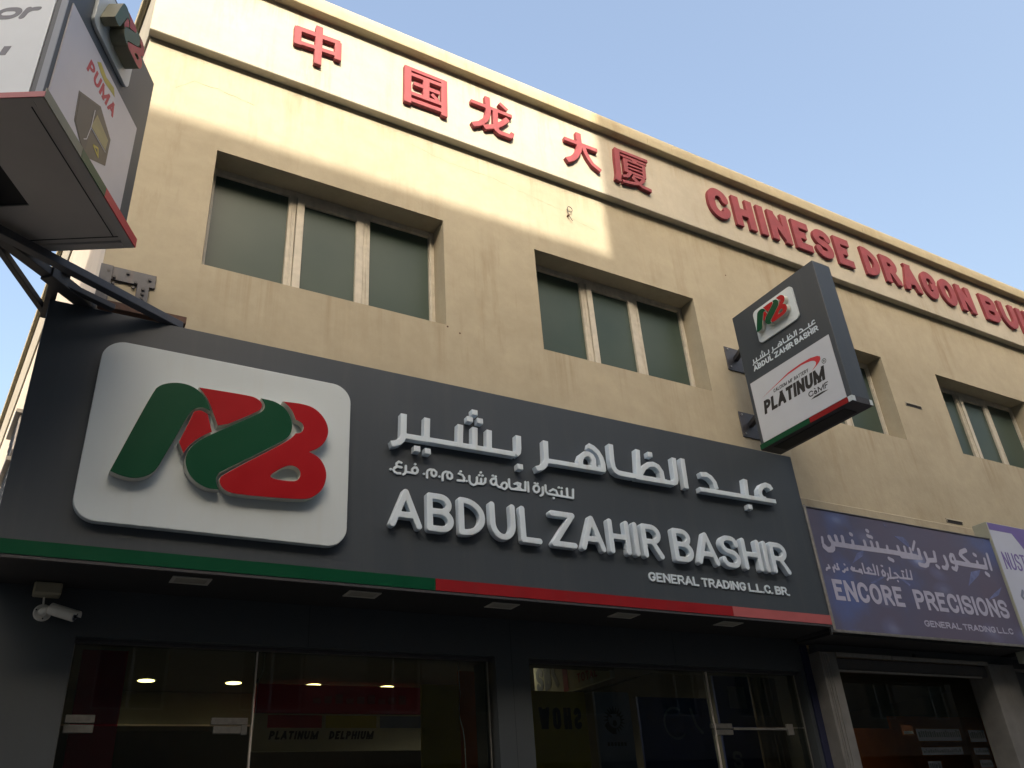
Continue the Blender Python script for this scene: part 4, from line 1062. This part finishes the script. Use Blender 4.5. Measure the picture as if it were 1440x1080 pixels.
mb = MB(); mb.tube([b + dv * .0005, b + dv * .003], [.026, .026], 20); mb.build('lens_plate', M['greyedge'], C_)
mb = MB()
sx = dv.cross(Vector((0, 0, 1))).normalized(); sz_ = sx.cross(dv)
mb.tube([b + dv * .003, b + dv * .005], .011, 14)
mb.build('lens', M['lens'], C_)
mb = MB()
for k in range(6):
    q = b + dv * .003 + sx * .0185 * math.cos(k * math.pi / 3) + sz_ * .0185 * math.sin(k * math.pi / 3)
    mb.tube([q, q + dv * .0015], .004, 8)
mb.build('infrared_lamps', M['lens'], C_)
mb = MB()
n = 10; ra_ = []; rb_ = []
for e, store in ((a + dv * .004, ra_), (b + dv * .02, rb_)):
    for rr in (.037, .0345):
        for k in range(n + 1):
            t = R(10 + 160 * k / n)
            store.append(mb.bm.verts.new(e + (sx * math.cos(t) + sz_ * math.sin(t)) * rr))
for k in range(n):
    mb.bm.faces.new([ra_[k], ra_[k + 1], rb_[k + 1], rb_[k]])
    mb.bm.faces.new([ra_[n + 1 + k + 1], ra_[n + 1 + k], rb_[n + 1 + k], rb_[n + 1 + k + 1]])
    mb.bm.faces.new([rb_[k], rb_[k + 1], rb_[n + 2 + k], rb_[n + 1 + k]])
    mb.bm.faces.new([ra_[k + 1], ra_[k], ra_[n + 1 + k], ra_[n + 2 + k]])
mb.bm.faces.new([ra_[0], rb_[0], rb_[n + 1], ra_[n + 1]]); mb.bm.faces.new([rb_[n], ra_[n], ra_[2 * n + 1], rb_[2 * n + 1]])
mb.build('sun_hood', M['cctv'], C_)
mb = MB()
for t in (40, 160, 280):
    q = Vector((cx + .037 * math.cos(R(t)), 5.581, cz + .037 * math.sin(R(t)))); mb.tube([q, q + Vector((0, -.003, 0))], .0045, 8)
mb.build('screws', M['dsteel'], C_)
settle(C_)
J = empty('junction_box', (.163, 5.55, 3.08))
tag(J, 'beige plastic junction box under the soffit above the security camera', 'box')
MB().box(.090, .238, 5.50, 5.5985, 3.078, 3.1495).build('box_body', M['beigebox'], J, bevel=.008)
MB().box(.098, .230, 5.494, 5.4995, 3.084, 3.144).build('lid', M['beigebox'], J, bevel=.002)
MB().tube([(.155, 5.58, 3.079), (.157, 5.585, 3.06), (.160, 5.585, 3.035)], .006, 8).build('cable', M['cctv'], J)
settle(J)

# ================================================================== grey shopfront under the fascia
G = empty('grey_shopfront', (3.1, 5.6, 0))
tag(G, 'dark grey clad shopfront with two wide frameless glass bays', 'shopfront')
wall_holes('cladding', -0.16, 6.52, 0.0, 3.1495, 5.6, 5.78, [(.36, 3.17, .02, 2.87), (3.46, 6.376, .02, 2.87)], M['clad'], G)
for x in (3.308, 1.75, 4.90):
    MB().box(x, x + .004, 5.5994, 5.6005, 2.874 if x != 3.308 else .02, 3.149).build('sheet_joint', M['seam'], G)
wall_holes('backing_wall', 0.3, 6.52, 0.0, 3.74, 5.79, 5.94, [(.36, 3.17, .02, 2.87), (3.46, 6.376, .02, 2.87)], M['inwall'], G)
mb = MB()
for a_, b_ in ((.36, 3.17), (3.46, 6.376)):
    mb.box(a_ + .0005, b_ - .0005, 5.655, 5.715, 2.845, 2.8695)
mb.build('head_channel', M['dsteel'], G, bevel=.002)
for x in (.361, 3.135, 3.461, 6.345):
    MB().box(x, x + .008, 5.668, 5.694, .02, 2.845).build('side_channel', M['alu'], G)
for a_, b_, c_, d_ in ((.371, 1.436, 2.400, 2.844), (1.446, 3.133, .025, 2.844), (3.471, 5.270, .025, 2.844), (5.280, 6.343, 2.400, 2.844)):
    MB().box(a_, b_, 5.675, 5.687, c_, d_).build('glass_panel', M['glass'], G)
for a_, b_ in ((.371, 1.430), (5.286, 6.343)):
    dr = empty('glass_door', (0, 0, 0), parent=G)
    MB().box(a_, b_, 5.675, 5.687, .03, 2.388).build('glass_panel', M['glass'], dr)
    MB().bar(((b_ - .12) if a_ < 1 else (a_ + .12), 5.63, .85), ((b_ - .12) if a_ < 1 else (a_ + .12), 5.63, 1.35), .03).build('handle', M['alu'], dr)
for pts_ in ([(.385, .540, 2.402, 2.447), (.385, .540, 2.350, 2.394)], [(1.195, 1.412, 2.397, 2.437), (1.21, 1.375, 2.346, 2.388), (1.378, 1.412, 2.34, 2.396)], [(5.25, 5.47, 2.384, 2.424), (5.262, 5.468, 2.336, 2.376)]):
    mb = MB()
    for a_, b_, c_, d_ in pts_: mb.box(a_, b_, 5.662, 5.700, c_, d_)
    mb.build('patch_fitting', M['fitting'], G, bevel=.002)
MB().bar((5.47, 5.655, 2.382), (6.12, 5.655, 2.380), .014, .018).build('stabiliser_bar', M['alu'], G)
MB().box(6.10, 6.17, 5.64, 5.665, 2.33, 2.42).build('stabiliser_bracket', M['alu'], G, bevel=.003)
MB().box(5.271, 5.279, 5.66, 5.70, .03, 2.84).build('joint_seal', M['lightgrey'], G)
MB().box(1.438, 1.444, 5.66, 5.70, .03, 2.84).build('joint_seal', M['lightgrey'], G)
settle(G)
def cable(pts, label, r=.0035, m_='cctv'):
    mb = MB(); mb.tube(pts, r, 6)
    return tag(mb.build('loose_cable', M[m_], None, smooth=True), label, 'cable', 'loose cables behind the shop glass')
cable([(2.924, 5.72, 2.86), (2.926, 5.72, 2.72), (2.932, 5.72, 2.62), (2.918, 5.72, 2.52), (2.920, 5.72, 2.46), (2.945, 5.72, 2.38), (2.955, 5.72, 2.30), (2.957, 5.72, 2.1), (2.957, 5.72, 1.9)], 'thin white cable hanging wavily behind the right end of the left glass bay')
cable([(1.50, 5.71, 2.86), (1.50, 5.71, 2.74), (1.47, 5.71, 2.66), (1.468, 5.71, 2.5), (1.455, 5.71, 2.35), (1.45, 5.71, 1.9)], 'thin grey cable running down beside the joint of the left glass bay')
cable([(5.31, 5.71, 2.84), (5.325, 5.71, 2.70), (5.30, 5.71, 2.58), (5.31, 5.71, 2.45), (5.29, 5.71, 2.35), (5.31, 5.71, 2.2), (5.30, 5.71, 1.9)], 'grey cable dropping behind the glass door of the right bay', .006, 'lightgrey')

# ================================================================== shop interior
def lamp_light(parent, w, r):
    l = bpy.data.lights.new('lamp_light', 'SPOT')
    l.energy = w; l.color = (1.0, .86, .62); l.spot_size = R(150); l.spot_blend = .6; l.shadow_soft_size = r
    o = bpy.data.objects.new('lamp_light', l); o.location = (0, 0, -.03); link(o, parent)
I_ = empty('shop_interior', (3.3, 8.5, 0))
tag(I_, 'dim shop room behind the two glass bays with pale bulkhead ceiling', 'room')
MB().box(.40, 6.60, 5.96, 12.0, 3.32, 3.40).build('ceiling', M['inwall'], I_)
MB().box(.40, 6.60, 5.96, 12.0, -.02, 0.015).build('floor', M['infloor'], I_)
MB().box(.31, .39, 5.96, 12.0, 0.016, 3.31).build('partition_wall', M['inwall'], I_)
MB().box(6.60, 6.70, 5.96, 12.0, 0.016, 3.31).build('partition_wall', M['inwall'], I_)
MB().box(.40, 6.59, 12.0, 12.1, 0.016, 3.31).build('back_wall', M['inwall'], I_)
MB().box(.40, 6.59, 9.9, 10.3, 2.98, 3.315).build('bulkhead', M['inwall'], I_)
for k_ in range(4):
    MB().box(.5, 2.25, 11.55, 11.95, .6 + k_ * .62, .63 + k_ * .62).build('shelf', M['dsteel'], I_)
rnd = random.Random(8)
for k_ in range(4):
    x_ = .55
    while x_ < 2.1:
        w_ = rnd.uniform(.10, .22)
        MB().box(x_, x_ + w_, 11.6, 11.9, .632 + k_ * .62, .632 + k_ * .62 + rnd.uniform(.16, .34)).build('battery_box', M[rnd.choice(['redp', 'bluep', 'fabric_black', 'posterw', 'yellowp'])], I_, bevel=.004)
        x_ += w_ + rnd.uniform(.01, .06)
for k in range(5):
    x = 1.29 + k * .845
    d = empty('ceiling_downlight', (x, 9.27, 3.32), parent=I_)
    MB().tube([(0, 0, 0), (0, 0, -.012)], .095, 24).build('rim', M['rim'], d)
    MB().tube([(0, 0, -.0125), (0, 0, -.016)], .078, 24).build('lamp', M['lamp'], d)
    lamp_light(d, 5.0, .07)
for x, y, zz in ((4.75, 7.6, 3.32), (4.35, 7.4, 3.32), (5.0, 6.9, 3.32), (5.6, 7.3, 3.32)):
    d = empty('ceiling_spotlight', (x, y, zz), parent=I_)
    MB().tube([(0, 0, 0), (0, 0, -.008)], .04, 16).build('rim', M['rim'], d)
    MB().tube([(0, 0, -.0085), (0, 0, -.011)], .03, 16).build('lamp', M['spark'], d); lamp_light(d, 9.0, .03)
settle(I_)
def board(name, x0, x1, y, z0, z1, m_, label, cat, t=.03):
    r = empty(name, ((x0 + x1) / 2, y, z0)); tag(r, label, cat, {'display_poster': 'posters standing inside the grey shopfront', 'window_strip': 'lilac strips on the neighbouring shop glass', 'wall_poster': 'orange posters inside the neighbouring shop'}.get(name))
    MB().box(x0, x1, y, y + t, z0, z1).build('board', M[m_], r, bevel=.003 if t > .01 else 0)
    return r
r = board('red_display_board', .46, .735, 6.25, 0.016, 3.30, 'redp', 'tall deep red panel standing inside at the far left of the glass', 'panel', .05); settle(r)
r = board('display_poster', 2.87, 3.195, 6.25, 1.60, 2.78, 'yellowp', 'olive yellow poster inside near the right end of the left bay', 'poster'); settle(r)
r = board('display_poster', 3.22, 3.50, 6.30, 1.60, 2.90, 'orangep', 'narrow orange brown poster behind the pier between the bays', 'poster'); settle(r)
r = board('display_poster', 3.86, 4.42, 6.28, 1.60, 2.76, 'yellowp', 'yellow poster with mirrored dark capitals at the left of the right bay', 'poster')
lay = layout('SHOW', 0, 0, .17, .035, 'f', .42, .03)
solid('lettering', [[(4.36 - x, 2.46 + z) for x, z in lp][::-1] for c, ls in lay for lp in ls], 6.28, .001, M['fabric_black'], r); settle(r)
r = board('display_poster', 4.53, 4.91, 6.30, 1.60, 2.77, 'greyp', 'blue grey poster printed with a round maned lion head', 'poster')
loops = []
for k in range(20):
    t = 2 * math.pi * k / 20
    c_, s_ = math.cos(t), math.sin(t); r0, r1, wv = .065, .118, .012
    loops.append([(4.72 + c_ * r0 - s_ * wv, 2.54 + s_ * r0 + c_ * wv), (4.72 + c_ * r0 + s_ * wv, 2.54 + s_ * r0 - c_ * wv), (4.72 + c_ * r1 - s_ * .03 * .2, 2.54 + s_ * r1 + c_ * .006)])
loops += [[(4.66, 2.57), (4.69, 2.555), (4.70, 2.57), (4.68, 2.585)], [(4.78, 2.57), (4.75, 2.555), (4.74, 2.57), (4.76, 2.585)], [(4.705, 2.535), (4.735, 2.535), (4.745, 2.50), (4.72, 2.485), (4.695, 2.50)]]
solid('emblem', loops, 6.30, .001, M['fabric_black'], r)
for k in range(6): MB().box(4.62 + k * .035, 4.645 + k * .035, 6.298, 6.2995, 2.33, 2.36).build('lettering', M['fabric_black'], r)
settle(r)
r = board('display_poster', 5.02, 5.86, 6.32, 1.60, 2.74, 'bluep', 'wide navy poster in the middle of the right bay', 'poster')
solid('emblem', outline([[.02, 'r', [(5.42 + .13 * math.cos(R(a_)), 2.52 + .13 * math.sin(R(a_))) for a_ in range(60, 320, 12)]], [.03, 'r', [(5.62, 2.64), (5.66, 2.50), (5.72, 2.44)]]], .004), 6.32, .001, M['greyp'], r)
settle(r)
r = board('display_poster', 5.98, 6.44, 6.34, 1.60, 2.96, 'bluep', 'dark blue poster with a small pale square behind the right glass door', 'poster')
MB().box(6.14, 6.36, 6.336, 6.3395, 2.66, 2.86).build('pale_square', M['greyp'], r)
print_text('lettering', layout('S', 6.06, 2.13, .15, .03, 'f', .12), 6.34, M['greyp'], r)
settle(r)
# curtain at the right end
r = empty('tan_curtain', (6.5, 6.1, 1.4)); tag(r, 'tan and dark red curtain folds hanging at the right end of the right bay', 'curtain')
bm = bmesh.new()
prev = None
for k in range(41):
    x = 6.20 + .36 * k / 40; y = 6.08 + .03 * math.sin(k * .95) + .01 * math.sin(k * 2.1)
    a_, b_ = bm.verts.new((x, y, 1.4)), bm.verts.new((x, y, 3.0))
    if prev: bm.faces.new([prev[0], a_, b_, prev[1]])
    prev = (a_, b_)
me = bpy.data.meshes.new('fabric'); bm.to_mesh(me); bm.free(); me.materials.append(M['tan']); link(bpy.data.objects.new('fabric', me), r)
settle(r)
# ceiling-hung board with SBK and TOTAL
r = empty('hanging_brand_board', (4.43, 6.5, 2.81), R(-90)); tag(r, 'cream board hung from the shop ceiling with SBK and TOTAL lettering', 'sign')
# local x runs from deep in the room towards the glass
MB().box(-.60, .60, 0, .05, 0, .46).build('board', M['board'], r, bevel=.003)
MB().box(-.105, -.03, -.003, -.0005, .004, .456).build('divider', M['redp_print'], r)
print_text('lettering', layout('SB', -.56, .065, .22, .05, 'f', .26, .02), 0, M['grey_print'], r)
solid('lettering', outline([[.05, 'f', [(-.20, .33), (-.27, .21), (-.19, .07)]]], .005), 0, .0015, M['grey_print'], r)
print_text('lettering', layout('TOTAL', .12, .045, .075, .014, 'f', .30, .015), 0, M['redp_print'], r)
solid('emblem', outline([[.045, 'r', [(.22 + .06 * math.cos(R(a_)), .22 + .05 * math.sin(R(a_))) for a_ in range(0, 330, 25)]]], .006), 0, .0015, M['orangep'], r)
MB().bar((-.5, .025, .46), (-.5, .025, .505), .01).build('hanger', M['dsteel'], r); MB().bar((.5, .025, .46), (.5, .025, .505), .01).build('hanger', M['dsteel'], r)
# counter header at the back
r = empty('counter_header_board', (3.3, 9.0, 2.6)); tag(r, 'dark red header board over the counter with PLATINUM poster strips', 'sign')
MB().box(2.3, 4.6, 9.0, 9.06, 2.98, 3.26).build('header', M['redp'], r)
MB().box(2.3, 4.6, 9.0, 9.04, 2.62, 2.975).build('strip', M['board'], r)
for a_, b_, mm in ((2.44, 3.0, 'redp_print'), (3.04, 3.60, 'yellow_print'), (3.64, 4.3, 'greyp')):
    MB().box(a_, b_, 8.995, 8.9995, 2.84, 2.96).build('poster', M[mm], r)
print_text('lettering', layout('PLATINUM', 2.46, 2.73, .08, .02, 'f', .5, .012, slant=.2), 9.0, M['fabric_black'], r)
print_text('lettering', layout('DELPHIUM', 3.08, 2.73, .08, .02, 'f', .48, .012, slant=.2), 9.0, M['fabric_black'], r)
for k in range(9): MB().box(2.9 + k * .12, 2.98 + k * .12, 8.995, 8.9995, 3.08 , 3.13 + .02 * (k % 3)).build('lettering', M['pink'], r)
MB().box(2.3, 2.34, 9.061, 9.10, 2.62, 3.31).build('upright', M['dsteel'], r); MB().box(4.56, 4.6, 9.061, 9.10, 2.62, 3.31).build('upright', M['dsteel'], r)
settle(r)

# ================================================================== purple fascia sign of the next shop
E_ = empty('purple_fascia_sign', (7.9, 5.16, 3.12))
tag(E_, 'purple printed fascia sign reading ENCORE PRECISIONS with Arabic script', 'sign')
MB().box(6.372, 9.392, 5.170, 5.56, 3.13, 4.322).build('sign_box', M['dsteel'], E_, bevel=.002)
MB().box(6.380, 9.39, 5.160, 5.1695, 3.150, 4.316).build('printed_face', M['encore'], E_)
mb = MB(); mb.box(6.368, 6.3795, 5.150, 5.1698, 3.10, 4.33); mb.box(6.3805, 9.39, 5.152, 5.1695, 3.125, 3.1495); mb.box(6.3805, 9.39, 5.152, 5.1695, 4.3165, 4.326)
mb.build('frame_trim', M['alu'], E_)
MB().box(6.38, 9.39, 5.18, 5.58, 3.105, 3.129).build('soffit_panel', M['soffit'], E_)
yE = 5.160
solid('printed_flare', [[(6.919, 3.803), (7.022, 3.913), (7.138, 3.959), (7.099, 3.893)], [(8.691, 3.724), (8.826, 3.893), (9.008, 3.928), (8.951, 3.868)],
    [(8.966, 3.597), (9.115, 3.68), (9.30, 3.765), (9.192, 3.668)], [(7.688, 4.164), (7.828, 4.169), (7.889, 4.114), (7.883, 4.055), (7.78, 4.11)],
    [(7.108, 3.630), (7.318, 3.713), (7.344, 3.703), (7.149, 3.624)], [(7.572, 3.712), (7.697, 3.646), (7.717, 3.661), (7.61, 3.727)], [(7.56, 4.279), (7.602, 4.244), (7.588, 4.271)]], yE, .0008, M['flare'], E_)
print_text('lettering', layout('ENCORE', 6.555, 3.425, .196, .040, 'f', .985, .022, res=.0038), yE, M['eprint'], E_, .002)
print_text('lettering', layout('PRECISIONS', 7.715, 3.420, .196, .040, 'f', 1.555, .022, res=.0038), yE, M['eprint'], E_, .002)
print_text('lettering', layout('GENERAL TRADING L.L.C', 7.755, 3.252, .062, .0125, 'f', 1.465, .012, .40, res=.0016), yE, M['eprint'], E_, .002)
for key, rs in (('encore_arabic', .0045), ('encore_small', .0028)):
    solid('lettering', outline([st for g in SHAPES[key] for st in g], rs), yE, .002, M['eprint'], E_)
settle(E_)
lg = MB().box(6.52, 9.9, 5.50, 5.5995, 4.30, 4.60).build('ledge', M['wall'], None, bevel=.01)
tag(lg, 'shallow cream rendered ledge along the wall just above the purple sign', 'ledge')

N_ = empty('white_and_purple_fascia_sign', (10.9, 5.13, 3.1))
tag(N_, 'white and purple fascia sign at the right edge beginning with NUST', 'sign')
MB().box(9.395, 12.8, 5.136, 5.31, 2.99, 4.52).build('sign_box', M['greenside'], N_, bevel=.003)
MB().box(9.60, 12.6, 5.311, 5.595, 3.1, 4.4).build('support_frame', M['dsteel'], N_)
MB().box(9.405, 12.79, 5.130, 5.1355, 3.0, 4.51).build('printed_face', M['palelilac'], N_)
solid('purple_band', [[(9.406, 4.425), (9.83, 4.425), (10.06, 4.14), (10.28, 3.9), (12.78, 3.9), (12.78, 4.509), (9.406, 4.509)]], 5.130, .001, M['purple'], N_)
print_text('lettering', layout('NUST', 9.475, 3.975, .20, .021, 'f', .43, .022, res=.0035), 5.130, M['purple'], N_, .0025)
solid('lettering', outline([[.035, 'r', [(9.63, 3.74), (9.58, 3.68), (9.63, 3.62), (9.58, 3.57), (9.66, 3.52)]], [.035, 'r', [(9.72, 3.76), (9.72, 3.56), (9.80, 3.50), (9.92, 3.56), (9.92, 3.7)]]], .006), 5.130, .0025, M['greyp'], N_)
settle(N_)

# ================================================================== shop with roller shutter at the right
H = empty('roller_shutter_shopfront', (7.9, 5.45, 0))
tag(H, 'shopfront with grey shutter guides and orange posters under the purple sign', 'shopfront')
MB().box(6.502, 6.715, 5.45, 5.70, 0.0, 3.022).build('shutter_guide', M['jamb'], H, bevel=.004)
for x in (6.535, 6.56, 6.60): MB().box(x, x + .006, 5.444, 5.4495, 0.0, 3.0).build('guide_rib', M['alu'], H)
MB().box(9.05, 9.52, 5.45, 5.70, 0.0, 3.005).build('shutter_guide', M['jamb'], H, bevel=.004)
MB().box(6.718, 7.50, 5.44, 5.47, 2.985, 3.022).build('rail', M['alu'], H, bevel=.002)
MB().box(7.515, 9.048, 5.44, 5.47, 2.985, 3.020).build('rail', M['alu'], H, bevel=.002)
MB().box(6.53, 9.60, 5.50, 5.58, 3.024, 3.10).build('head_panel', M['clad'], H)
MB().box(6.718, 9.048, 5.48, 5.60, 2.872, 2.984).build('rolled_shutter', M['dsteel'], H, bevel=.01)
MB().box(6.718, 8.90, 5.455, 5.475, 2.852, 2.868).build('bottom_bar', M['alu'], H, bevel=.002)
MB().box(6.718, 9.048, 5.70, 5.71, 0.05, 3.0).build('glass_panel', M['glass'], H)
MB().tube([(7.93, 5.53, 3.024), (7.93, 5.50, 3.05), (7.93, 5.49, 3.05)], .02, 10).build('sensor', M['black'], H)
MB().box(6.425, 6.50, 5.58, 5.66, 0.0, 3.10).build('filler_panel', M['dkblue'], H)
MB().box(9.525, 17.7, 5.60, 5.75, 0.0, 3.165).build('side_cladding', M['clad'], H)
MB().box(9.60, 12.2, 5.52, 5.56, 2.96, 2.985).build('rail', M['alu'], H)
settle(H)
I2 = empty('neighbour_shop_interior', (8.2, 8.0, 0)); tag(I2, 'dim room with pale boxed ceiling behind the shutter shopfront glass', 'room')
MB().box(6.72, 11.4, 5.96, 10.5, 3.12, 3.2).build('ceiling', M['inwall'], I2)
MB().box(6.72, 11.4, 5.80, 10.5, -.02, .015).build('floor', M['infloor'], I2)
MB().box(11.3, 11.4, 5.80, 10.5, .016, 3.11).build('partition_wall', M['inwall'], I2)
MB().box(6.72, 11.29, 10.4, 10.5, .016, 3.11).build('back_wall', M['inwall'], I2)
MB().box(6.72, 8.4, 7.6, 9.0, 2.93, 3.115).build('boxed_beam', M['inwall'], I2)
d = empty('ceiling_spotlight', (7.28, 6.55, 3.12), parent=I2)
MB().tube([(0, 0, 0), (0, 0, -.008)], .028, 14).build('rim', M['rim'], d); MB().tube([(0, 0, -.0085), (0, 0, -.011)], .02, 14).build('lamp', M['spark'], d); lamp_light(d, 14.0, .02)
settle(I2)
r = board('wall_poster', 7.9, 8.78, 6.60, 1.0, 2.52, 'orangep', 'orange brown poster standing deep behind the orange sticker in the neighbouring shop', 'poster'); settle(r)
r = board('wall_poster', 8.84, 10.6, 6.66, 1.0, 2.66, 'orangep', 'taller orange brown poster to the right inside the neighbouring shop', 'poster'); settle(r)
r = board('window_sticker', 7.745, 7.915, 5.72, 2.335, 2.428, 'orange', 'bright orange square sticker on the neighbouring shop glass', 'sticker', .002)
MB().box(7.76, 7.90, 5.7185, 5.7195, 2.35, 2.375).build('white_swash', M['posterf'], r)
settle(r)
for i, (x0, x1, z0, z1, lb) in enumerate(((7.955, 8.64, 2.285, 2.395, 'wide lilac lettered strip beside the orange sticker on the glass'), (8.785, 9.05, 2.27, 2.385, 'short lilac lettered strip on the glass beside the right shutter guide'), (7.96, 8.60, 2.155, 2.225, 'middle lilac lettered strip below the wide one on the glass'), (8.79, 9.03, 2.15, 2.215, 'short middle lilac strip next to the right shutter guide'), (8.00, 8.20, 2.0, 2.10, 'lowest small lilac strip at the bottom edge under the sticker'), (8.83, 9.03, 2.03, 2.10, 'lowest small lilac strip at the bottom near the right guide'))):
    r = board('window_strip', x0, x1, 5.72, z0, z1, 'lilac', lb, 'sticker', .002)
    rnd = random.Random(i)
    x = x0 + .02; mb = MB()
    while x < x1 - .03:
        w_ = rnd.uniform(.012, .03); mb.box(x, x + w_, 5.7188, 5.7196, z0 + (z1 - z0) * .3, z1 - .012 - rnd.uniform(0, .02)); x += w_ + .012
    mb.build('lettering', M['grey_print'], r)
    settle(r)

# ================================================================== things fixed to the side wall
for k, (u0, zz, lb) in enumerate(((2.55, 5.05, 'grey boxed air conditioner hood on the side wall beside the fascia, upper one'), (2.25, 4.45, 'grey boxed air conditioner hood on the side wall, middle one'), (1.95, 3.80, 'grey boxed air conditioner hood on the side wall, lowest one'))):
    r = empty('vent_hood', tuple(cA + sd * (u0 + .3) + Vector((0, 0, zz)))); tag(r, lb, 'vent', 'vent hoods on the side wall')
    MB().hexa(side_slab(.16, -.002, zz, zz + .36, u0, u0 + .6)).build('casing', M['lightgrey'], r, bevel=.01)
    MB().hexa(side_slab(.20, -.002, zz + .365, zz + .40, u0 - .03, u0 + .63)).build('cap', M['alu'], r)
    mb = MB()
    for q in range(4): mb.hexa(side_slab(.165, -.162, zz + .05 + q * .075, zz + .075 + q * .075, u0 + .04, u0 + .56))
    mb.build('louvres', M['dsteel'], r)
    settle(r)

# ================================================================== apartment block across the street (behind the camera)
Q = empty('apartment_block', (0, -8.2, 0)); tag(Q, 'sand rendered apartment block across the street with a taller right half', 'building')
def opp_part(x0, x1, h, nm):
    hs = []
    x = x0 + 1.0
    while x + 1.4 < x1:
        z_ = 4.6
        while z_ + 1.4 < h - .8:
            hs.append((x, x + 1.4, z_, z_ + 1.35)); z_ += 3.1
        x += 2.9
    wall_holes(nm, x0, x1, 0, h, -8.3, -8.0, hs, M['opp'], Q)
    MB().box(x0, x1, -20, -8.301, 0, h - .9).build('core', M['black'], Q)
    MB().box(x0, x1, -20, -19.7, h - .9, h).build('parapet', M['opp'], Q)
    return hs
allh = opp_part(-42.0, .71, 15.69, 'front_wall') + opp_part(.712, 52.0, 17.60, 'front_wall')  # block inferred from its shadow; far ends lengthened to cut low sky light
fr_me = MB()
f0_ = fr_me
for (a_, b_, c_, d_) in ((0, 1.4, 0, 1.35),):
    fr_me.box(a_, b_, -.06, 0, c_, c_ + .06); fr_me.box(a_, b_, -.06, 0, d_ - .06, d_); fr_me.box(a_, a_ + .06, -.06, 0, c_ + .06, d_ - .06); fr_me.box(b_ - .06, b_, -.06, 0, c_ + .06, d_ - .06); fr_me.box(.67, .73, -.06, 0, c_ + .06, d_ - .06)
wf = fr_me.build('window', M['frame'], Q)
pn = MB().box(.06, 1.34, -.04, -.03, .06, 1.29).build('pane', M['pane'], wf)
for i, h_ in enumerate(allh):
    w_ = wf if i == 0 else wf.copy()
    if i:
        link(w_, Q); p_ = pn.copy(); link(p_, w_)
    w_.location = (h_[0], -8.15, h_[2])
settle(Q)
MBs = MB().box(-42, 52, -8.0, -7.2, 3.4, 3.55).build('canopy', M['opp'], Q); MBs.location = -Q.location

# unseen blocks added on our side of the street to close off horizon light
for x0, x1, h_, lb in ((19.5, 50, 12.0, 'unseen sand rendered block added at the right to close off horizon light'), (-46, -9, 10.0, 'unseen sand rendered block added at the left to close off horizon light')):
    nb = empty('horizon_block', ((x0 + x1) / 2, 6, 0)); tag(nb, lb, 'building')
    hs = [(x, x + 1.4, z_, z_ + 1.3) for z_ in (4.4, 7.6) for x in [x0 + 1.2 + 3 * k for k in range(int((x1 - x0 - 3) / 3))]]
    wall_holes('front_wall', x0, x1, 0, h_, 6.0, 6.3, hs, M['opp'], nb)
    MB().box(x0 + .01, x1 - .01, 6.301, 20, 0, h_ - .1).build('core', M['black'], nb)
    settle(nb)
